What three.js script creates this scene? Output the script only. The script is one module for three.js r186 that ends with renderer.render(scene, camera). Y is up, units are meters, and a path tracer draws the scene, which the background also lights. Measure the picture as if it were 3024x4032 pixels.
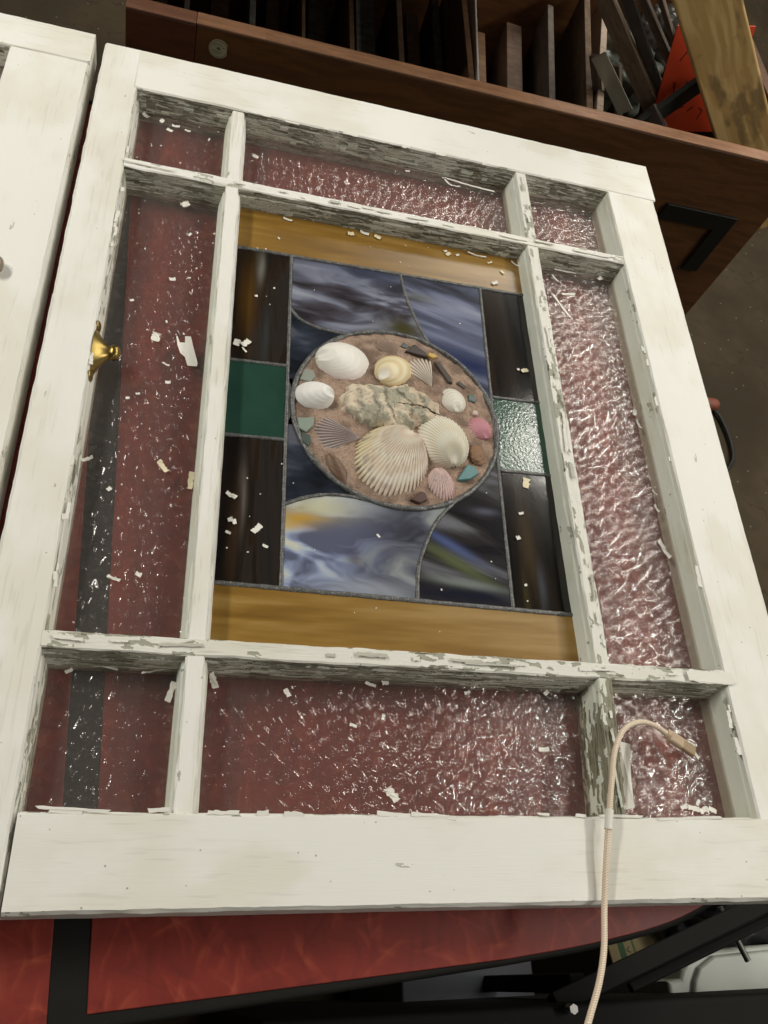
import * as THREE from 'three';
import { mergeGeometries, mergeVertices } from 'three/addons/utils/BufferGeometryUtils.js';
import { RoundedBoxGeometry } from 'three/addons/geometries/RoundedBoxGeometry.js';
import { RectAreaLightUniformsLib } from 'three/addons/lights/RectAreaLightUniformsLib.js';

// ---------------------------------------------------------------- camera, light, exposure
const TOP = 0.78;                                                  // height of the sash's upper face above the floor
const V = (x, y, z) => new THREE.Vector3(x, TOP + z, -y);          // plan coordinates of the table top (x right, y away, z above the sash face) to world
const scene = new THREE.Scene();
const camera = new THREE.PerspectiveCamera(63.15, 0.75, 0.02, 60);
camera.position.copy(V(-0.21894, -0.50009, 0.64223));
camera.up.set(-0.0997, 0.4760, -0.8738);
camera.lookAt(camera.position.clone().add(new THREE.Vector3(0.25089, -0.83774, -0.48501)));
scene.background = new THREE.Color().setRGB(0.034, 0.033, 0.029);  // dim hall around
const renderer = new THREE.WebGLRenderer();
renderer.toneMapping = THREE.LinearToneMapping;
renderer.toneMappingExposure = 0.94;
renderer.shadowMap.enabled = true;
RectAreaLightUniformsLib.init();

// ---------------------------------------------------------------- bookkeeping
const taken = {};
const numbered = (n) => { const k = taken[n] = (taken[n] ?? -1) + 1; return k ? n + '_' + String(k).padStart(3, '0') : n; };
function tag(o, label, category, group, kind) {
  o.userData.label = label; o.userData.category = category;
  if (group) o.userData.group = group;
  if (kind) o.userData.kind = kind;
  return o;
}
function thing(name, base, label, category, group) {
  const g = new THREE.Group(); g.name = numbered(name); g.position.copy(base); scene.add(g);
  return tag(g, label, category, group);
}
function part(parent, name, geo, mat, from) {                      // geo is in world coordinates; from = world position of the parent
  const p = from ?? parent.position;
  geo.translate(-p.x, -p.y, -p.z);
  const m = new THREE.Mesh(geo, mat); m.name = name; m.castShadow = m.receiveShadow = true; parent.add(m);
  return m;
}
function single(name, geo, mat, label, category, group) {          // a thing of one mesh, its origin at its base
  geo.computeBoundingBox();
  const b = geo.boundingBox, c = new THREE.Vector3((b.min.x + b.max.x) / 2, b.min.y, (b.min.z + b.max.z) / 2);
  geo.translate(-c.x, -c.y, -c.z);
  const m = new THREE.Mesh(geo, mat); m.name = numbered(name); m.position.copy(c); m.castShadow = m.receiveShadow = true; scene.add(m);
  return tag(m, label, category, group);
}
function structure(name, geo, mat) {
  const m = new THREE.Mesh(geo, mat); m.name = numbered(name); m.userData.kind = 'structure'; m.receiveShadow = m.castShadow = true; scene.add(m); return m;
}

// ---------------------------------------------------------------- noise and textures
function rand(seed) { let s = seed | 0; return () => { s = (s + 0x6d2b79f5) | 0; let t = Math.imul(s ^ (s >>> 15), 1 | s); t = (t + Math.imul(t ^ (t >>> 7), 61 | t)) ^ t; return ((t ^ (t >>> 14)) >>> 0) / 4294967296; }; }
const PERM = new Uint16Array(4096), RND = new Float64Array(4096);
{ const r = rand(987654); for (let i = 0; i < 4096; i++) { PERM[i] = i; RND[i] = r(); } for (let i = 4095; i > 0; i--) { const j = Math.floor(r() * (i + 1)), t = PERM[i]; PERM[i] = PERM[j]; PERM[j] = t; } }
function hash(x, y, s) { return RND[PERM[(PERM[(PERM[x & 4095] + y) & 4095] + s * 131) & 4095]]; }
const mod = (a, n) => ((a % n) + n) % n, clamp = (x, a = 0, b = 1) => Math.min(b, Math.max(a, x)), lerp = (a, b, t) => a + (b - a) * t;
const smooth = (a, b, x) => { const t = clamp((x - a) / (b - a)); return t * t * (3 - 2 * t); };
function vn(x, y, px, py, s) {
  const ix = Math.floor(x), iy = Math.floor(y), fx = x - ix, fy = y - iy, u = fx * fx * (3 - 2 * fx), v = fy * fy * (3 - 2 * fy);
  const x0 = mod(ix, px), x1 = mod(ix + 1, px), y0 = mod(iy, py), y1 = mod(iy + 1, py);
  const a = hash(x0, y0, s), b = hash(x1, y0, s), c = hash(x0, y1, s), d = hash(x1, y1, s);
  return a + (b - a) * u + (c - a) * v + (a - b - c + d) * u * v;
}
function fbm(x, y, px, py, s, oct = 4) { let f = 0, a = 0.5, n = 0; for (let i = 0; i < oct; i++) { f += a * vn(x, y, px, py, s + i * 17); n += a; a *= 0.5; x *= 2; y *= 2; px *= 2; py *= 2; } return f / n; }
const enc = (c) => 255 * clamp(c <= 0.0031308 ? c * 12.92 : 1.055 * Math.pow(c, 1 / 2.4) - 0.055);
function texture(w, h, fn, srgb = true, wrap = THREE.RepeatWrapping) {   // fn(u, v) gives linear r, g, b
  const d = new Uint8Array(w * h * 4);
  for (let j = 0, k = 0; j < h; j++) for (let i = 0; i < w; i++, k += 4) {
    const c = fn((i + 0.5) / w, (j + 0.5) / h);
    d[k] = srgb ? enc(c[0]) : 255 * clamp(c[0]); d[k + 1] = srgb ? enc(c[1]) : 255 * clamp(c[1]); d[k + 2] = srgb ? enc(c[2]) : 255 * clamp(c[2]); d[k + 3] = 255;
  }
  const t = new THREE.DataTexture(d, w, h); t.magFilter = THREE.LinearFilter; t.minFilter = THREE.LinearMipmapLinearFilter; t.generateMipmaps = true; t.wrapS = t.wrapT = wrap;
  if (srgb) t.colorSpace = THREE.SRGBColorSpace;
  t.needsUpdate = true;
  return t;
}
const mix3 = (a, b, t) => [lerp(a[0], b[0], t), lerp(a[1], b[1], t), lerp(a[2], b[2], t)];
const ramp = (stops, t) => { for (let i = 1; i < stops.length; i++) if (t <= stops[i][0]) return mix3(stops[i - 1][1], stops[i][1], clamp((t - stops[i - 1][0]) / (stops[i][0] - stops[i - 1][0]))); return stops[stops.length - 1][1]; };
const std = (o) => new THREE.MeshStandardMaterial(o), phys = (o) => new THREE.MeshPhysicalMaterial(o);
const rgb = (r, g, b) => new THREE.Color().setRGB(r, g, b);

// ---------------------------------------------------------------- ceiling lamps (twin fluorescent tubes) that light the hall
function fluorescent(x, y, z, turn, strength, label, wide = 0.1) {
  const base = V(x, y, z), g = thing('fluorescent_light', base, label, 'lamp', 'ceiling lamps over the tables');
  g.rotation.y = turn;
  const housing = new THREE.Mesh(new RoundedBoxGeometry(1.26, 0.05, 0.3, 2, 0.01), std({ color: rgb(0.7, 0.7, 0.68), roughness: 0.5 }));
  housing.name = 'housing'; housing.position.y = 0.06; g.add(housing);
  for (const s of [-1, 1]) {
    const t = new THREE.Mesh(new THREE.CylinderGeometry(0.016, 0.016, 1.2, 16), std({ color: 0xffffff, emissive: rgb(1, 0.95, 0.84), emissiveIntensity: 4 }));
    t.name = 'tube'; t.rotation.z = Math.PI / 2; t.position.set(0, 0.012, s * 0.075); g.add(t);
    const l = new THREE.RectAreaLight(rgb(1, 0.96, 0.875), strength, 1.2, wide);
    l.position.set(0, -0.012, s * 0.075); l.rotation.x = -Math.PI / 2; g.add(l);
  }
}
fluorescent(1.51, 0.95, 1.68, -0.6435, 95, 'twin tube ceiling lamp above the far corner past the brown chest', 0.035);
fluorescent(-1.75, 0.75, 1.68, 1.4, 72, 'twin tube ceiling lamp above the plain white sash');
fluorescent(1.2, 2.35, 1.68, -0.6435, 130, 'twin tube ceiling lamp above the far side of the brown chest', 0.035);
fluorescent(2.0, -0.45, 1.68, 1.5, 52, 'twin tube ceiling lamp above the aisle to the right of the table');
fluorescent(0.2, -2.1, 1.68, 0.1, 9, 'twin tube ceiling lamp above the aisle in front of the table');

// ---------------------------------------------------------------- old paint
const TW = 0.512, TH = 0.128;
function oldPaint(seed, thr, paint, under, wood, grime = 0.5, fineness = 1) {
  const W = 1280, H = 320, height = new Float32Array(W * H);
  const map = texture(W, H, (u, v) => {
    const warp = (fbm(u * 40, v * 10, 40, 10, seed + 1, 3) - 0.5), warp2 = (fbm(u * 60, v * 24, 60, 24, seed + 2, 3) - 0.5);
    const rows = 40 * fineness, vv = v * rows + warp * 1.8, row = mod(Math.floor(vv), rows), uu = u * (26 + 14 * hash(row, 3, seed)) / (fineness > 1 ? 1.5 : 1) + hash(row, 7, seed) * 9 + warp2 * 0.9, split = fineness > 1 && vv - Math.floor(vv) < 0.2 && hash(Math.floor(uu * 0.7), row, seed + 9) > 0.45;
    const n = Math.floor(uu), brick = hash(n, row, seed + 5);
    const broad = fbm(u * 14, v * 5, 14, 5, seed + 11, 4), fine = fbm(u * 90, v * 46, 90, 46, seed + 13, 3);
    const f = 0.30 * brick + 0.50 * broad + 0.20 * fine;
    const grain = fbm(u * 24, v * 170, 24, 170, seed + 21, 3), stain = fbm(u * 7, v * 3, 7, 3, seed + 31, 4), streak = fbm(u * 16, v * 60, 16, 60, seed + 33, 3);
    const crack = Math.abs(fbm(u * 30, v * 16, 30, 16, seed + 41, 4) - 0.5), cracked = fineness > 1 && crack < 0.004 && stain > 0.55;
    let c, h;
    if (f > thr) {
      c = mix3(paint, [paint[0] * 0.92, paint[1] * 0.905, paint[2] * 0.85], smooth(0.42, 0.75, stain));
      const g = smooth(0.62, 0.8, streak) * grime * smooth(0.35, 0.65, stain);
      c = mix3(c, [0.34, 0.33, 0.28], g * 0.55);
      h = 0.7 + (thr < 0.25 ? 0.07 : 0.2) * grain + 0.15 * broad;
      if (cracked) { c = mix3(c, [0.2, 0.18, 0.14], 0.7); h -= 0.35; }
      if (f < thr + 0.012) { c = mix3(c, [0.9, 0.89, 0.84], 0.2); h += 0.12; }
    } else if (f > thr - 0.075 - 0.09 * streak) {
      c = mix3(under, [under[0] * 0.6, under[1] * 0.6, under[2] * 0.55], grain);
      h = 0.45 + 0.12 * grain;
    } else {
      c = mix3(wood, [wood[0] * 0.3, wood[1] * 0.28, wood[2] * 0.24], smooth(0.35, 0.75, grain));
      h = 0.08 + 0.3 * (1 - grain);
    }
    if (split) { c = mix3(c, [0.07, 0.06, 0.045], 0.75); h -= 0.3; }
    const speck = hash(Math.floor(u * 512), Math.floor(v * 128), seed + 77);
    if (speck > 0.9995) c = mix3(c, [0.14, 0.12, 0.1], 0.7);
    height[Math.min(H - 1, Math.floor(v * H)) * W + Math.min(W - 1, Math.floor(u * W))] = h;
    return c;
  });
  const bump = texture(W, H, (u, v) => { const h = height[Math.min(H - 1, Math.floor(v * H)) * W + Math.min(W - 1, Math.floor(u * W))]; return [h, h, h]; }, false);
  return std({ map, bumpMap: bump, bumpScale: 0.0009, roughness: 0.62 });
}
const white = [0.81, 0.80, 0.752], mint = [0.72, 0.745, 0.66], under = [0.42, 0.42, 0.34], wood = [0.2, 0.185, 0.135];
const paint = {
  clean: oldPaint(101, 0.205, white, [0.62, 0.61, 0.55], [0.3, 0.28, 0.22], 0.28),
  light: oldPaint(202, 0.30, white, [0.52, 0.52, 0.44], [0.26, 0.24, 0.18], 0.5),
  mid: oldPaint(303, 0.40, [0.74, 0.73, 0.66], under, wood, 0.8),
  heavy: oldPaint(404, 0.52, [0.55, 0.54, 0.47], [0.37, 0.365, 0.305], [0.225, 0.21, 0.16], 0.9, 2),
  mint: oldPaint(505, 0.255, mint, [0.46, 0.48, 0.4], [0.25, 0.24, 0.18], 0.5),
  bare: oldPaint(606, 0.60, [0.66, 0.68, 0.58], [0.3, 0.29, 0.21], [0.24, 0.225, 0.15], 0.9),
};

// a bar swept from p0 to p1 along the sash plane; profile points [side, z, paint name], side measured to the right of the way
function sweepBar(p0, p1, prof, { step = 0.005, jitter = 0.0005, seed = 1, z0 = 0, z1 = 0 } = {}) {
  const dx = p1[0] - p0[0], dy = p1[1] - p0[1], len = Math.hypot(dx, dy), ux = dx / len, uy = dy / len, lx = uy, ly = -ux, n = Math.max(2, Math.round(len / step));
  const pos = [], uv = [], idx = [], slots = [], groups = [], off = hash(seed, 5, 9), off2 = hash(seed, 6, 9);
  const at = (i, k) => {
    const t = (i / n) * len, [s, z] = prof[k], top = Math.abs(z) < 0.02 ? 1 : 0.25;
    const a = (vn(t / 0.018, k * 3.3, 4096, 64, seed) - 0.5) * 2 + (vn(t / 0.006, k * 5.1, 4096, 64, seed + 3) - 0.5), b = (vn(t / 0.014, k * 2.7 + 20, 4096, 64, seed + 7) - 0.5) * 1.4;
    const ss = s + a * jitter * top, zz = z + b * jitter * 0.6 * top + lerp(z0, z1, i / n);
    return V(p0[0] + ux * t + lx * ss, p0[1] + uy * t + ly * ss, zz);
  };
  let arc = 0;
  for (let k = 0; k < prof.length; k++) {
    const q = (k + 1) % prof.length, w = Math.hypot(prof[q][0] - prof[k][0], prof[q][1] - prof[k][1]), start = pos.length / 3, from = idx.length;
    for (let i = 0; i <= n; i++) {
      const A = at(i, k), B = at(i, q), t = (i / n) * len;
      pos.push(A.x, A.y, A.z, B.x, B.y, B.z);
      uv.push(t / TW + off, arc / TH + off2, t / TW + off, (arc + w) / TH + off2);
    }
    for (let i = 0; i < n; i++) { const a = start + i * 2; idx.push(a, a + 1, a + 3, a, a + 3, a + 2); }
    arc += w;
    let m = slots.indexOf(prof[k][2]); if (m < 0) m = slots.push(prof[k][2]) - 1;
    groups.push([from, idx.length - from, m]);
  }
  for (const [i, flip] of [[0, false], [n, true]]) {
    const start = pos.length / 3, from = idx.length; let cx = 0, cy = 0, cz = 0;
    for (let k = 0; k < prof.length; k++) { const p = at(i, k); pos.push(p.x, p.y, p.z); uv.push(prof[k][0] / TW + off, prof[k][1] / TH + off2); cx += p.x; cy += p.y; cz += p.z; }
    pos.push(cx / prof.length, cy / prof.length, cz / prof.length); uv.push(off, off2);
    for (let k = 0; k < prof.length; k++) { const q = (k + 1) % prof.length; flip ? idx.push(start + k, start + prof.length, start + q) : idx.push(start + k, start + q, start + prof.length); }
    groups.push([from, idx.length - from, 0]);
  }
  const g = new THREE.BufferGeometry();
  g.setAttribute('position', new THREE.Float32BufferAttribute(pos, 3)); g.setAttribute('uv', new THREE.Float32BufferAttribute(uv, 2)); g.setIndex(idx); g.computeVertexNormals();
  groups.forEach((a) => g.addGroup(...a));
  return [g, slots.map((s) => (typeof s === 'string' ? paint[s] : s))];
}
const THICK = 0.04, GLASS = -0.0255;
const frameProfile = (w, top, edge, inner) => [[-w, -THICK, 'light'], [-w, -0.003, 'light'], [-w + 0.0025, -0.0003, top], [-0.0016, 0, edge], [0, -0.0016, inner], [0.0006, -0.0068, inner], [0.0016, -0.0078, inner], [0.0034, GLASS + 0.0004, inner], [0.0036, -THICK, 'light']];
const muntinProfile = (w, left, top, right, deep = -0.034) => [[-w - 0.0053, deep, left], [-w - 0.005, GLASS + 0.001, left], [-w - 0.0022, -0.0085, left], [-w - 0.0006, -0.0072, left], [-w, -0.0018, top], [-w + 0.0012, -0.0006, top], [w - 0.0012, -0.0006, top], [w, -0.0018, right], [w + 0.0006, -0.0072, right], [w + 0.0022, -0.0085, right], [w + 0.005, GLASS + 0.001, right], [w + 0.0053, deep, right]];

// ---------------------------------------------------------------- floor
const floorTex = texture(640, 640, (u, v) => {
  const a = fbm(u * 6, v * 6, 6, 6, 11, 5), b = fbm(u * 50, v * 50, 50, 50, 12, 3), s = hash(Math.floor(u * 320), Math.floor(v * 320), 13), st = fbm(u * 12, v * 9, 12, 9, 14, 4);
  let c = mix3([0.036, 0.026, 0.014], [0.060, 0.043, 0.024], smooth(0.3, 0.7, a)); c = mix3(c, [0.035, 0.029, 0.018], 0.5 * smooth(0.5, 0.8, b));
  if (Math.abs(st - 0.5) < 0.008 && a > 0.5) c = mix3(c, [0.022, 0.018, 0.013], 0.6);
  if (s > 0.9975) c = [0.17, 0.15, 0.12];
  return c;
});
const floorGeo = new THREE.PlaneGeometry(8, 8); floorGeo.rotateX(-Math.PI / 2);
{ const uv = floorGeo.attributes.uv; for (let i = 0; i < uv.count; i++) uv.setXY(i, uv.getX(i) * 6.5, uv.getY(i) * 6.5); }
structure('floor', floorGeo, phys({ map: floorTex, roughness: 0.85, specularIntensity: 0.5 }));

// ---------------------------------------------------------------- table with red panels set in black
const ZT = -THICK - 0.0006;                                         // table face under the sash
const redTex = texture(512, 512, (() => {
  const r = rand(77), strokes = [];
  for (let i = 0; i < 700; i++) strokes.push([r(), r(), 0.02 + 0.06 * r(), 0.005 + 0.010 * r(), (r() - 0.5) * 1.6 + (r() < 0.5 ? 0.9 : 2.0), r(), r()]);
  const grid = new Map(), cell = 16;
  strokes.forEach((s, i) => { const R = Math.ceil((s[2] + s[3]) * cell) + 1, cx = Math.floor(s[0] * cell), cy = Math.floor(s[1] * cell); for (let a = -R; a <= R; a++) for (let b = -R; b <= R; b++) { const k = mod(cx + a, cell) * cell + mod(cy + b, cell); if (!grid.has(k)) grid.set(k, []); grid.get(k).push(i); } });
  return (u, v) => {
    const w = fbm(u * 14, v * 14, 14, 14, 5, 3) - 0.5; let f = 0.35 + 0.5 * (fbm(u * 9, v * 9, 9, 9, 6, 4) - 0.5);
    for (const i of grid.get(Math.floor(u * cell) * cell + Math.floor(v * cell)) ?? []) {
      const s = strokes[i]; let dx = u - s[0], dy = v - s[1]; dx -= Math.round(dx); dy -= Math.round(dy); dx += w * 0.03; dy += w * 0.03;
      const c = Math.cos(s[4]), n = Math.sin(s[4]), p = dx * c + dy * n, q = -dx * n + dy * c;
      if (Math.abs(p) < s[2]) { const e = (1 - (p / s[2]) ** 2) * (1 - smooth(0.5, 1, Math.abs(q) / s[3])) * (q > 0 ? 1 : 0.5); f += e * (s[5] > 0.45 ? 0.33 : -0.24) * (0.5 + 0.5 * s[6]); }
    }
    const g = fbm(u * 120, v * 120, 120, 120, 8, 2) - 0.5;
    return ramp([[0, [0.145, 0.014, 0.009]], [0.4, [0.205, 0.021, 0.012]], [0.75, [0.275, 0.042, 0.021]], [1.2, [0.36, 0.080, 0.038]]], clamp(f + g * 0.12, 0, 1.2));
  };
})());
const redMat = std({ map: redTex, roughness: 0.5 });
const blackEdge = phys({ color: rgb(0.010, 0.0095, 0.008), roughness: 0.7, specularIntensity: 0.4 });
const rimMat = std({ color: rgb(0.05, 0.048, 0.042), roughness: 0.32, metalness: 0.3 });
const uvMetres = (g, k) => { const uv = g.attributes.uv, p = g.attributes.position; for (let i = 0; i < uv.count; i++) uv.setXY(i, p.getX(i) / k, -p.getZ(i) / k); return g; };
function slab(outline, zTop, depth, bevel = 0.0008, segs = 1) {      // extruded plan outline, top face at zTop, as world geometry
  const s = new THREE.Shape(outline.map(([x, y]) => new THREE.Vector2(x, y)));
  const g = new THREE.ExtrudeGeometry(s, { depth: Math.max(1e-4, depth - 2 * bevel), bevelEnabled: bevel > 0, bevelThickness: bevel, bevelSize: bevel, bevelOffset: -bevel, bevelSegments: segs, curveSegments: 8 });
  g.rotateX(-Math.PI / 2); g.translate(0, TOP + zTop - depth + bevel, 0);
  return g;
}
const stripeL = (y) => -0.2992 - 0.0714 * y, stripeR = (y) => stripeL(y) + 0.0252;
const corner = new THREE.CatmullRomCurve3([[0.072, -0.493], [0.154, -0.483], [0.235, -0.466], [0.287, -0.441], [0.318, -0.398], [0.332, -0.33], [0.336, -0.2]].map(([x, y]) => new THREE.Vector3(x, y, 0))).getPoints(40).map((p) => [p.x, p.y]);
const farSide = [[0.334, 0.25], [0.325, 0.33], [0.295, 0.385], [0.24, 0.415]];
{
  const base = V(-0.2, -0.05, -TOP), t = thing('table', base, 'table with red streaked panels inlaid in black, under the sashes', 'table');
  const body = [[-0.85, -0.580], [-0.239, -0.5275], ...corner.map(([x, y], i) => { const a = corner[Math.max(0, i - 1)], b = corner[Math.min(corner.length - 1, i + 1)], l = Math.hypot(b[0] - a[0], b[1] - a[1]); return [x + ((b[1] - a[1]) / l) * 0.0045, y - ((b[0] - a[0]) / l) * 0.0045]; }), [0.352, 0.25], [0.34, 0.345], [0.303, 0.402], [0.245, 0.433], [-0.85, 0.40]];
  part(t, 'table_top', slab(body, ZT - 0.0012, 0.03, 0.004, 4), blackEdge);
  const right = [[stripeR(-0.5165), -0.5165], ...corner, ...farSide, [stripeR(0.41), 0.41]];
  const left = [[-0.84, -0.569], [stripeL(-0.5215), -0.5215], [stripeL(0.405), 0.405], [-0.84, 0.38]];
  part(t, 'red_panel', uvMetres(slab(right, ZT, 0.003, 0.0005), 0.34), redMat);
  part(t, 'red_panel', uvMetres(slab(left, ZT, 0.003, 0.0005), 0.34), redMat);
  for (const [x, y] of [[0.22, -0.36], [-0.72, -0.46], [0.22, 0.3], [-0.72, 0.28]]) {
    const g = new THREE.CylinderGeometry(0.024, 0.016, TOP + ZT - 0.035, 20); g.translate(x, (TOP + ZT - 0.035) / 2, -y); part(t, 'leg', g, blackEdge);
  }
}

// ---------------------------------------------------------------- the main sash
const sashBase = V(0.014, 0.003, -THICK);
const sash = thing('window_sash', sashBase, 'white nine-light window sash with a stained glass shell panel, lying on the red table', 'window sash');
const addBar = (parent, name, args) => { const [g, m] = sweepBar(...args); return part(parent, name, g, m); };
addBar(sash, 'stile', [[-0.3, -0.458], [-0.3, 0.465], frameProfile(0.0435, 'clean', 'light', 'mid'), { seed: 3 }]);
addBar(sash, 'stile', [[0.3, 0.4005], [0.3, -0.458], frameProfile(0.0705, 'clean', 'light', 'mint'), { seed: 5 }]);
addBar(sash, 'rail', [[-0.3025, 0.3945], [0.3715, 0.3945], frameProfile(0.0715, 'clean', 'light', 'heavy'), { seed: 8, z0: 0.0012, z1: 0.0008 }]);
addBar(sash, 'rail', [[0.3715, -0.3942], [-0.2965, -0.3942], frameProfile(0.064, 'clean', 'light', 'mid'), { seed: 9, z0: 0.0008, z1: 0.0012 }]);
addBar(sash, 'muntin', [[-0.3005, 0.2705], [0.3005, 0.2705], muntinProfile(0.0068, 'mid', 'light', 'heavy'), { seed: 12, jitter: 0.0007 }]);
addBar(sash, 'muntin', [[-0.3005, -0.2684], [0.3005, -0.2684], muntinProfile(0.0072, 'mid', 'mid', 'heavy'), { seed: 13, jitter: 0.0007 }]);
for (const [x0, y0, x1, y1, mats, seed] of [
  [-0.185, 0.395, -0.1853, 0.2768, ['mint', 'light', 'light'], 21], [-0.1853, 0.2642, -0.1858, -0.2618, ['mint', 'light', 'light'], 22], [-0.1858, -0.275, -0.1862, -0.3945, ['mint', 'light', 'light'], 23],
  [0.176, 0.395, 0.1755, 0.2768, ['mint', 'mid', 'mid'], 24], [0.1755, 0.2642, 0.1745, -0.2618, ['mint', 'mid', 'mid'], 25], [0.1742, -0.275, 0.1655, -0.3945, ['bare', 'bare', 'mid'], 26]]) {
  addBar(sash, 'muntin', [[x0, y0], [x1, y1], muntinProfile(0.0072, mats[2], mats[1], mats[0]).map(([s, z, m], k, a) => [-a[a.length - 1 - k][0], a[a.length - 1 - k][1] - 0.0008, k < 4 ? mats[2] : k < 7 ? mats[1] : mats[0]]), { seed, jitter: 0.0007 }]);
}

// star-cut glass: every star is a ring of narrow petals pressed into the face
const STAR = 0.128;
const starNormal = (() => {
  const N = 1024, r = rand(4242), stars = [], px = STAR / N;
  for (let k = 0; k < 4000 && stars.length < 110; k++) { const x = r() * STAR, y = r() * STAR, R = 0.0075 + 0.0040 * r(); if (stars.every((s) => { let dx = x - s[0], dy = y - s[1]; dx -= STAR * Math.round(dx / STAR); dy -= STAR * Math.round(dy / STAR); return Math.hypot(dx, dy) > 0.52 * (R + s[2]); })) stars.push([x, y, R, 14 + Math.floor(r() * 6), r() * 6.28, r()]); }
  const h = new Float32Array(N * N * 2), near = new Array(64 * 64).fill(0).map(() => []);
  stars.forEach((s, i) => { const c = STAR / 64, R = Math.ceil(0.02 / c); for (let a = -R; a <= R; a++) for (let b = -R; b <= R; b++) near[mod(Math.floor(s[1] / c) + b, 64) * 64 + mod(Math.floor(s[0] / c) + a, 64)].push(i); });
  for (let j = 0; j < N; j++) for (let i = 0; i < N; i++) {
    const x = (i + 0.5) * px, y = (j + 0.5) * px; let best = 9, bs, bd, ba;
    for (const q of near[Math.floor(j / 16) * 64 + Math.floor(i / 16)]) { const s = stars[q]; let dx = x - s[0], dy = y - s[1]; dx -= STAR * Math.round(dx / STAR); dy -= STAR * Math.round(dy / STAR); const d = Math.hypot(dx, dy) / s[2]; if (d < best) { best = d; bs = s; bd = d * s[2]; ba = Math.atan2(dy, dx); } }
    if (!bs) continue;
    // each petal is a little roof of two flanks running out from the middle, with a fine hammered grain
    const w = (ba / (2 * Math.PI)) * bs[3] + bs[4] + 0.06 * Math.sin(5 * ba + bs[5] * 9), n = Math.floor(w), f = w - n, side = f < 0.5 ? 1 : -1, id = mod(n, bs[3]) * 2 + (side > 0 ? 1 : 0), sid = stars.indexOf(bs);
    const tang = side * (0.09 + 0.22 * hash(id, sid, 31)) * smooth(0.02, 0.3, best), rad = 0.16 * (hash(id, sid, 51) - 0.5) + 0.05 * best, g = Math.floor(i / 6), q = Math.floor(j / 6), gt = 0.10 * hash(mod(g, 171), mod(q, 171), 61) ** 2 + (hash(mod(g, 171), mod(q, 171), 63) > 0.93 ? 0.2 * hash(mod(g, 171), mod(q, 171), 65) : 0), gw = 6.283 * hash(mod(g, 171), mod(q, 171), 62);
    h[(j * N + i) * 2] = -Math.sin(ba) * tang + Math.cos(ba) * rad + Math.cos(gw) * gt; h[(j * N + i) * 2 + 1] = Math.cos(ba) * tang + Math.sin(ba) * rad + Math.sin(gw) * gt;
  }
  const t = texture(N, N, (u, v) => { const k = (Math.floor(v * N) * N + Math.floor(u * N)) * 2, sx = h[k], sy = h[k + 1], l = 1 / Math.hypot(sx, sy, 1); return [0.5 - 0.5 * sx * l, 0.5 - 0.5 * sy * l, 0.5 + 0.5 * l]; }, false);
  return t;
})();
const starGlass = phys({ color: rgb(0.88, 0.85, 0.82), roughness: 0.125, transmission: 0.966, thickness: 0, ior: 1.52, normalMap: starNormal, normalScale: new THREE.Vector2(1, 1) });
function pane(parent, name, x0, x1, y0, y1, zTop, depth, mat, tile, ox, oy) {
  const g = new THREE.BoxGeometry(x1 - x0, depth, y1 - y0); g.translate((x0 + x1) / 2, TOP + zTop - depth / 2, -(y0 + y1) / 2);
  const uv = g.attributes.uv, p = g.attributes.position; for (let i = 0; i < uv.count; i++) uv.setXY(i, p.getX(i) / tile + ox, -p.getZ(i) / tile + oy);
  return part(parent, name, g, mat);
}
const XS = [[-0.2975, -0.1795], [-0.1925, 0.1825], [0.169, 0.2975]], YS = [[0.2635, 0.392], [-0.2755, 0.2775], [-0.392, -0.2755 + 0.014]];
const sashPanes = [];
XS.forEach(([x0, x1], i) => YS.forEach(([y0, y1], j) => { if (i === 1 && j === 1) return; const a = i === 0 ? [-0.2975, -0.187] : i === 1 ? [-0.1845, 0.1725] : [0.176, 0.2975], b = j === 0 ? [0.272, 0.392] : j === 1 ? [-0.267, 0.269] : [-0.392, -0.27]; if (i === 2 && j === 2) a[0] = 0.17; if (i === 1 && j === 2) a[1] = 0.166; sashPanes.push(pane(sash, 'star_glass_pane', a[0], a[1], b[0], b[1], GLASS, 0.003, starGlass, STAR, i * 0.37 + j * 0.11, j * 0.53 + i * 0.2)); }));

// ---------------------------------------------------------------- stained glass
const ZS = -0.0225;                                                 // upper face of the stained glass
const panel = new THREE.Group(); panel.name = 'stained_glass_panel'; sash.add(panel);
const swirl = (x, y, s, sx, sy, k) => { const a = fbm(x * sx * 0.5 + 40, y * sy * 0.5 + 40, 4096, 4096, s, 3) - 0.5, b = fbm(x * sx * 0.5 + 90, y * sy * 0.5 + 90, 4096, 4096, s + 3, 3) - 0.5; return fbm(x * sx + a * k + 60, y * sy + b * k + 60, 4096, 4096, s + 7, 4); };
const blob = (x, y, cx, cy, rx, ry, turn = 0) => { const c = Math.cos(turn), n = Math.sin(turn), p = ((x - cx) * c + (y - cy) * n) / rx, q = (-(x - cx) * n + (y - cy) * c) / ry; return Math.exp(-(p * p + q * q)); };
const glassBump = texture(512, 512, (u, v) => { const h = 0.7 * fbm(u * 6, v * 6, 6, 6, 61, 3) + 0.3 * fbm(u * 26, v * 20, 26, 20, 62, 2); return [h, h, h]; }, false);
const mottle = texture(512, 512, (u, v) => { const h = fbm(u * 70, v * 70, 70, 70, 65, 2); return [h, h, h]; }, false);
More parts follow.
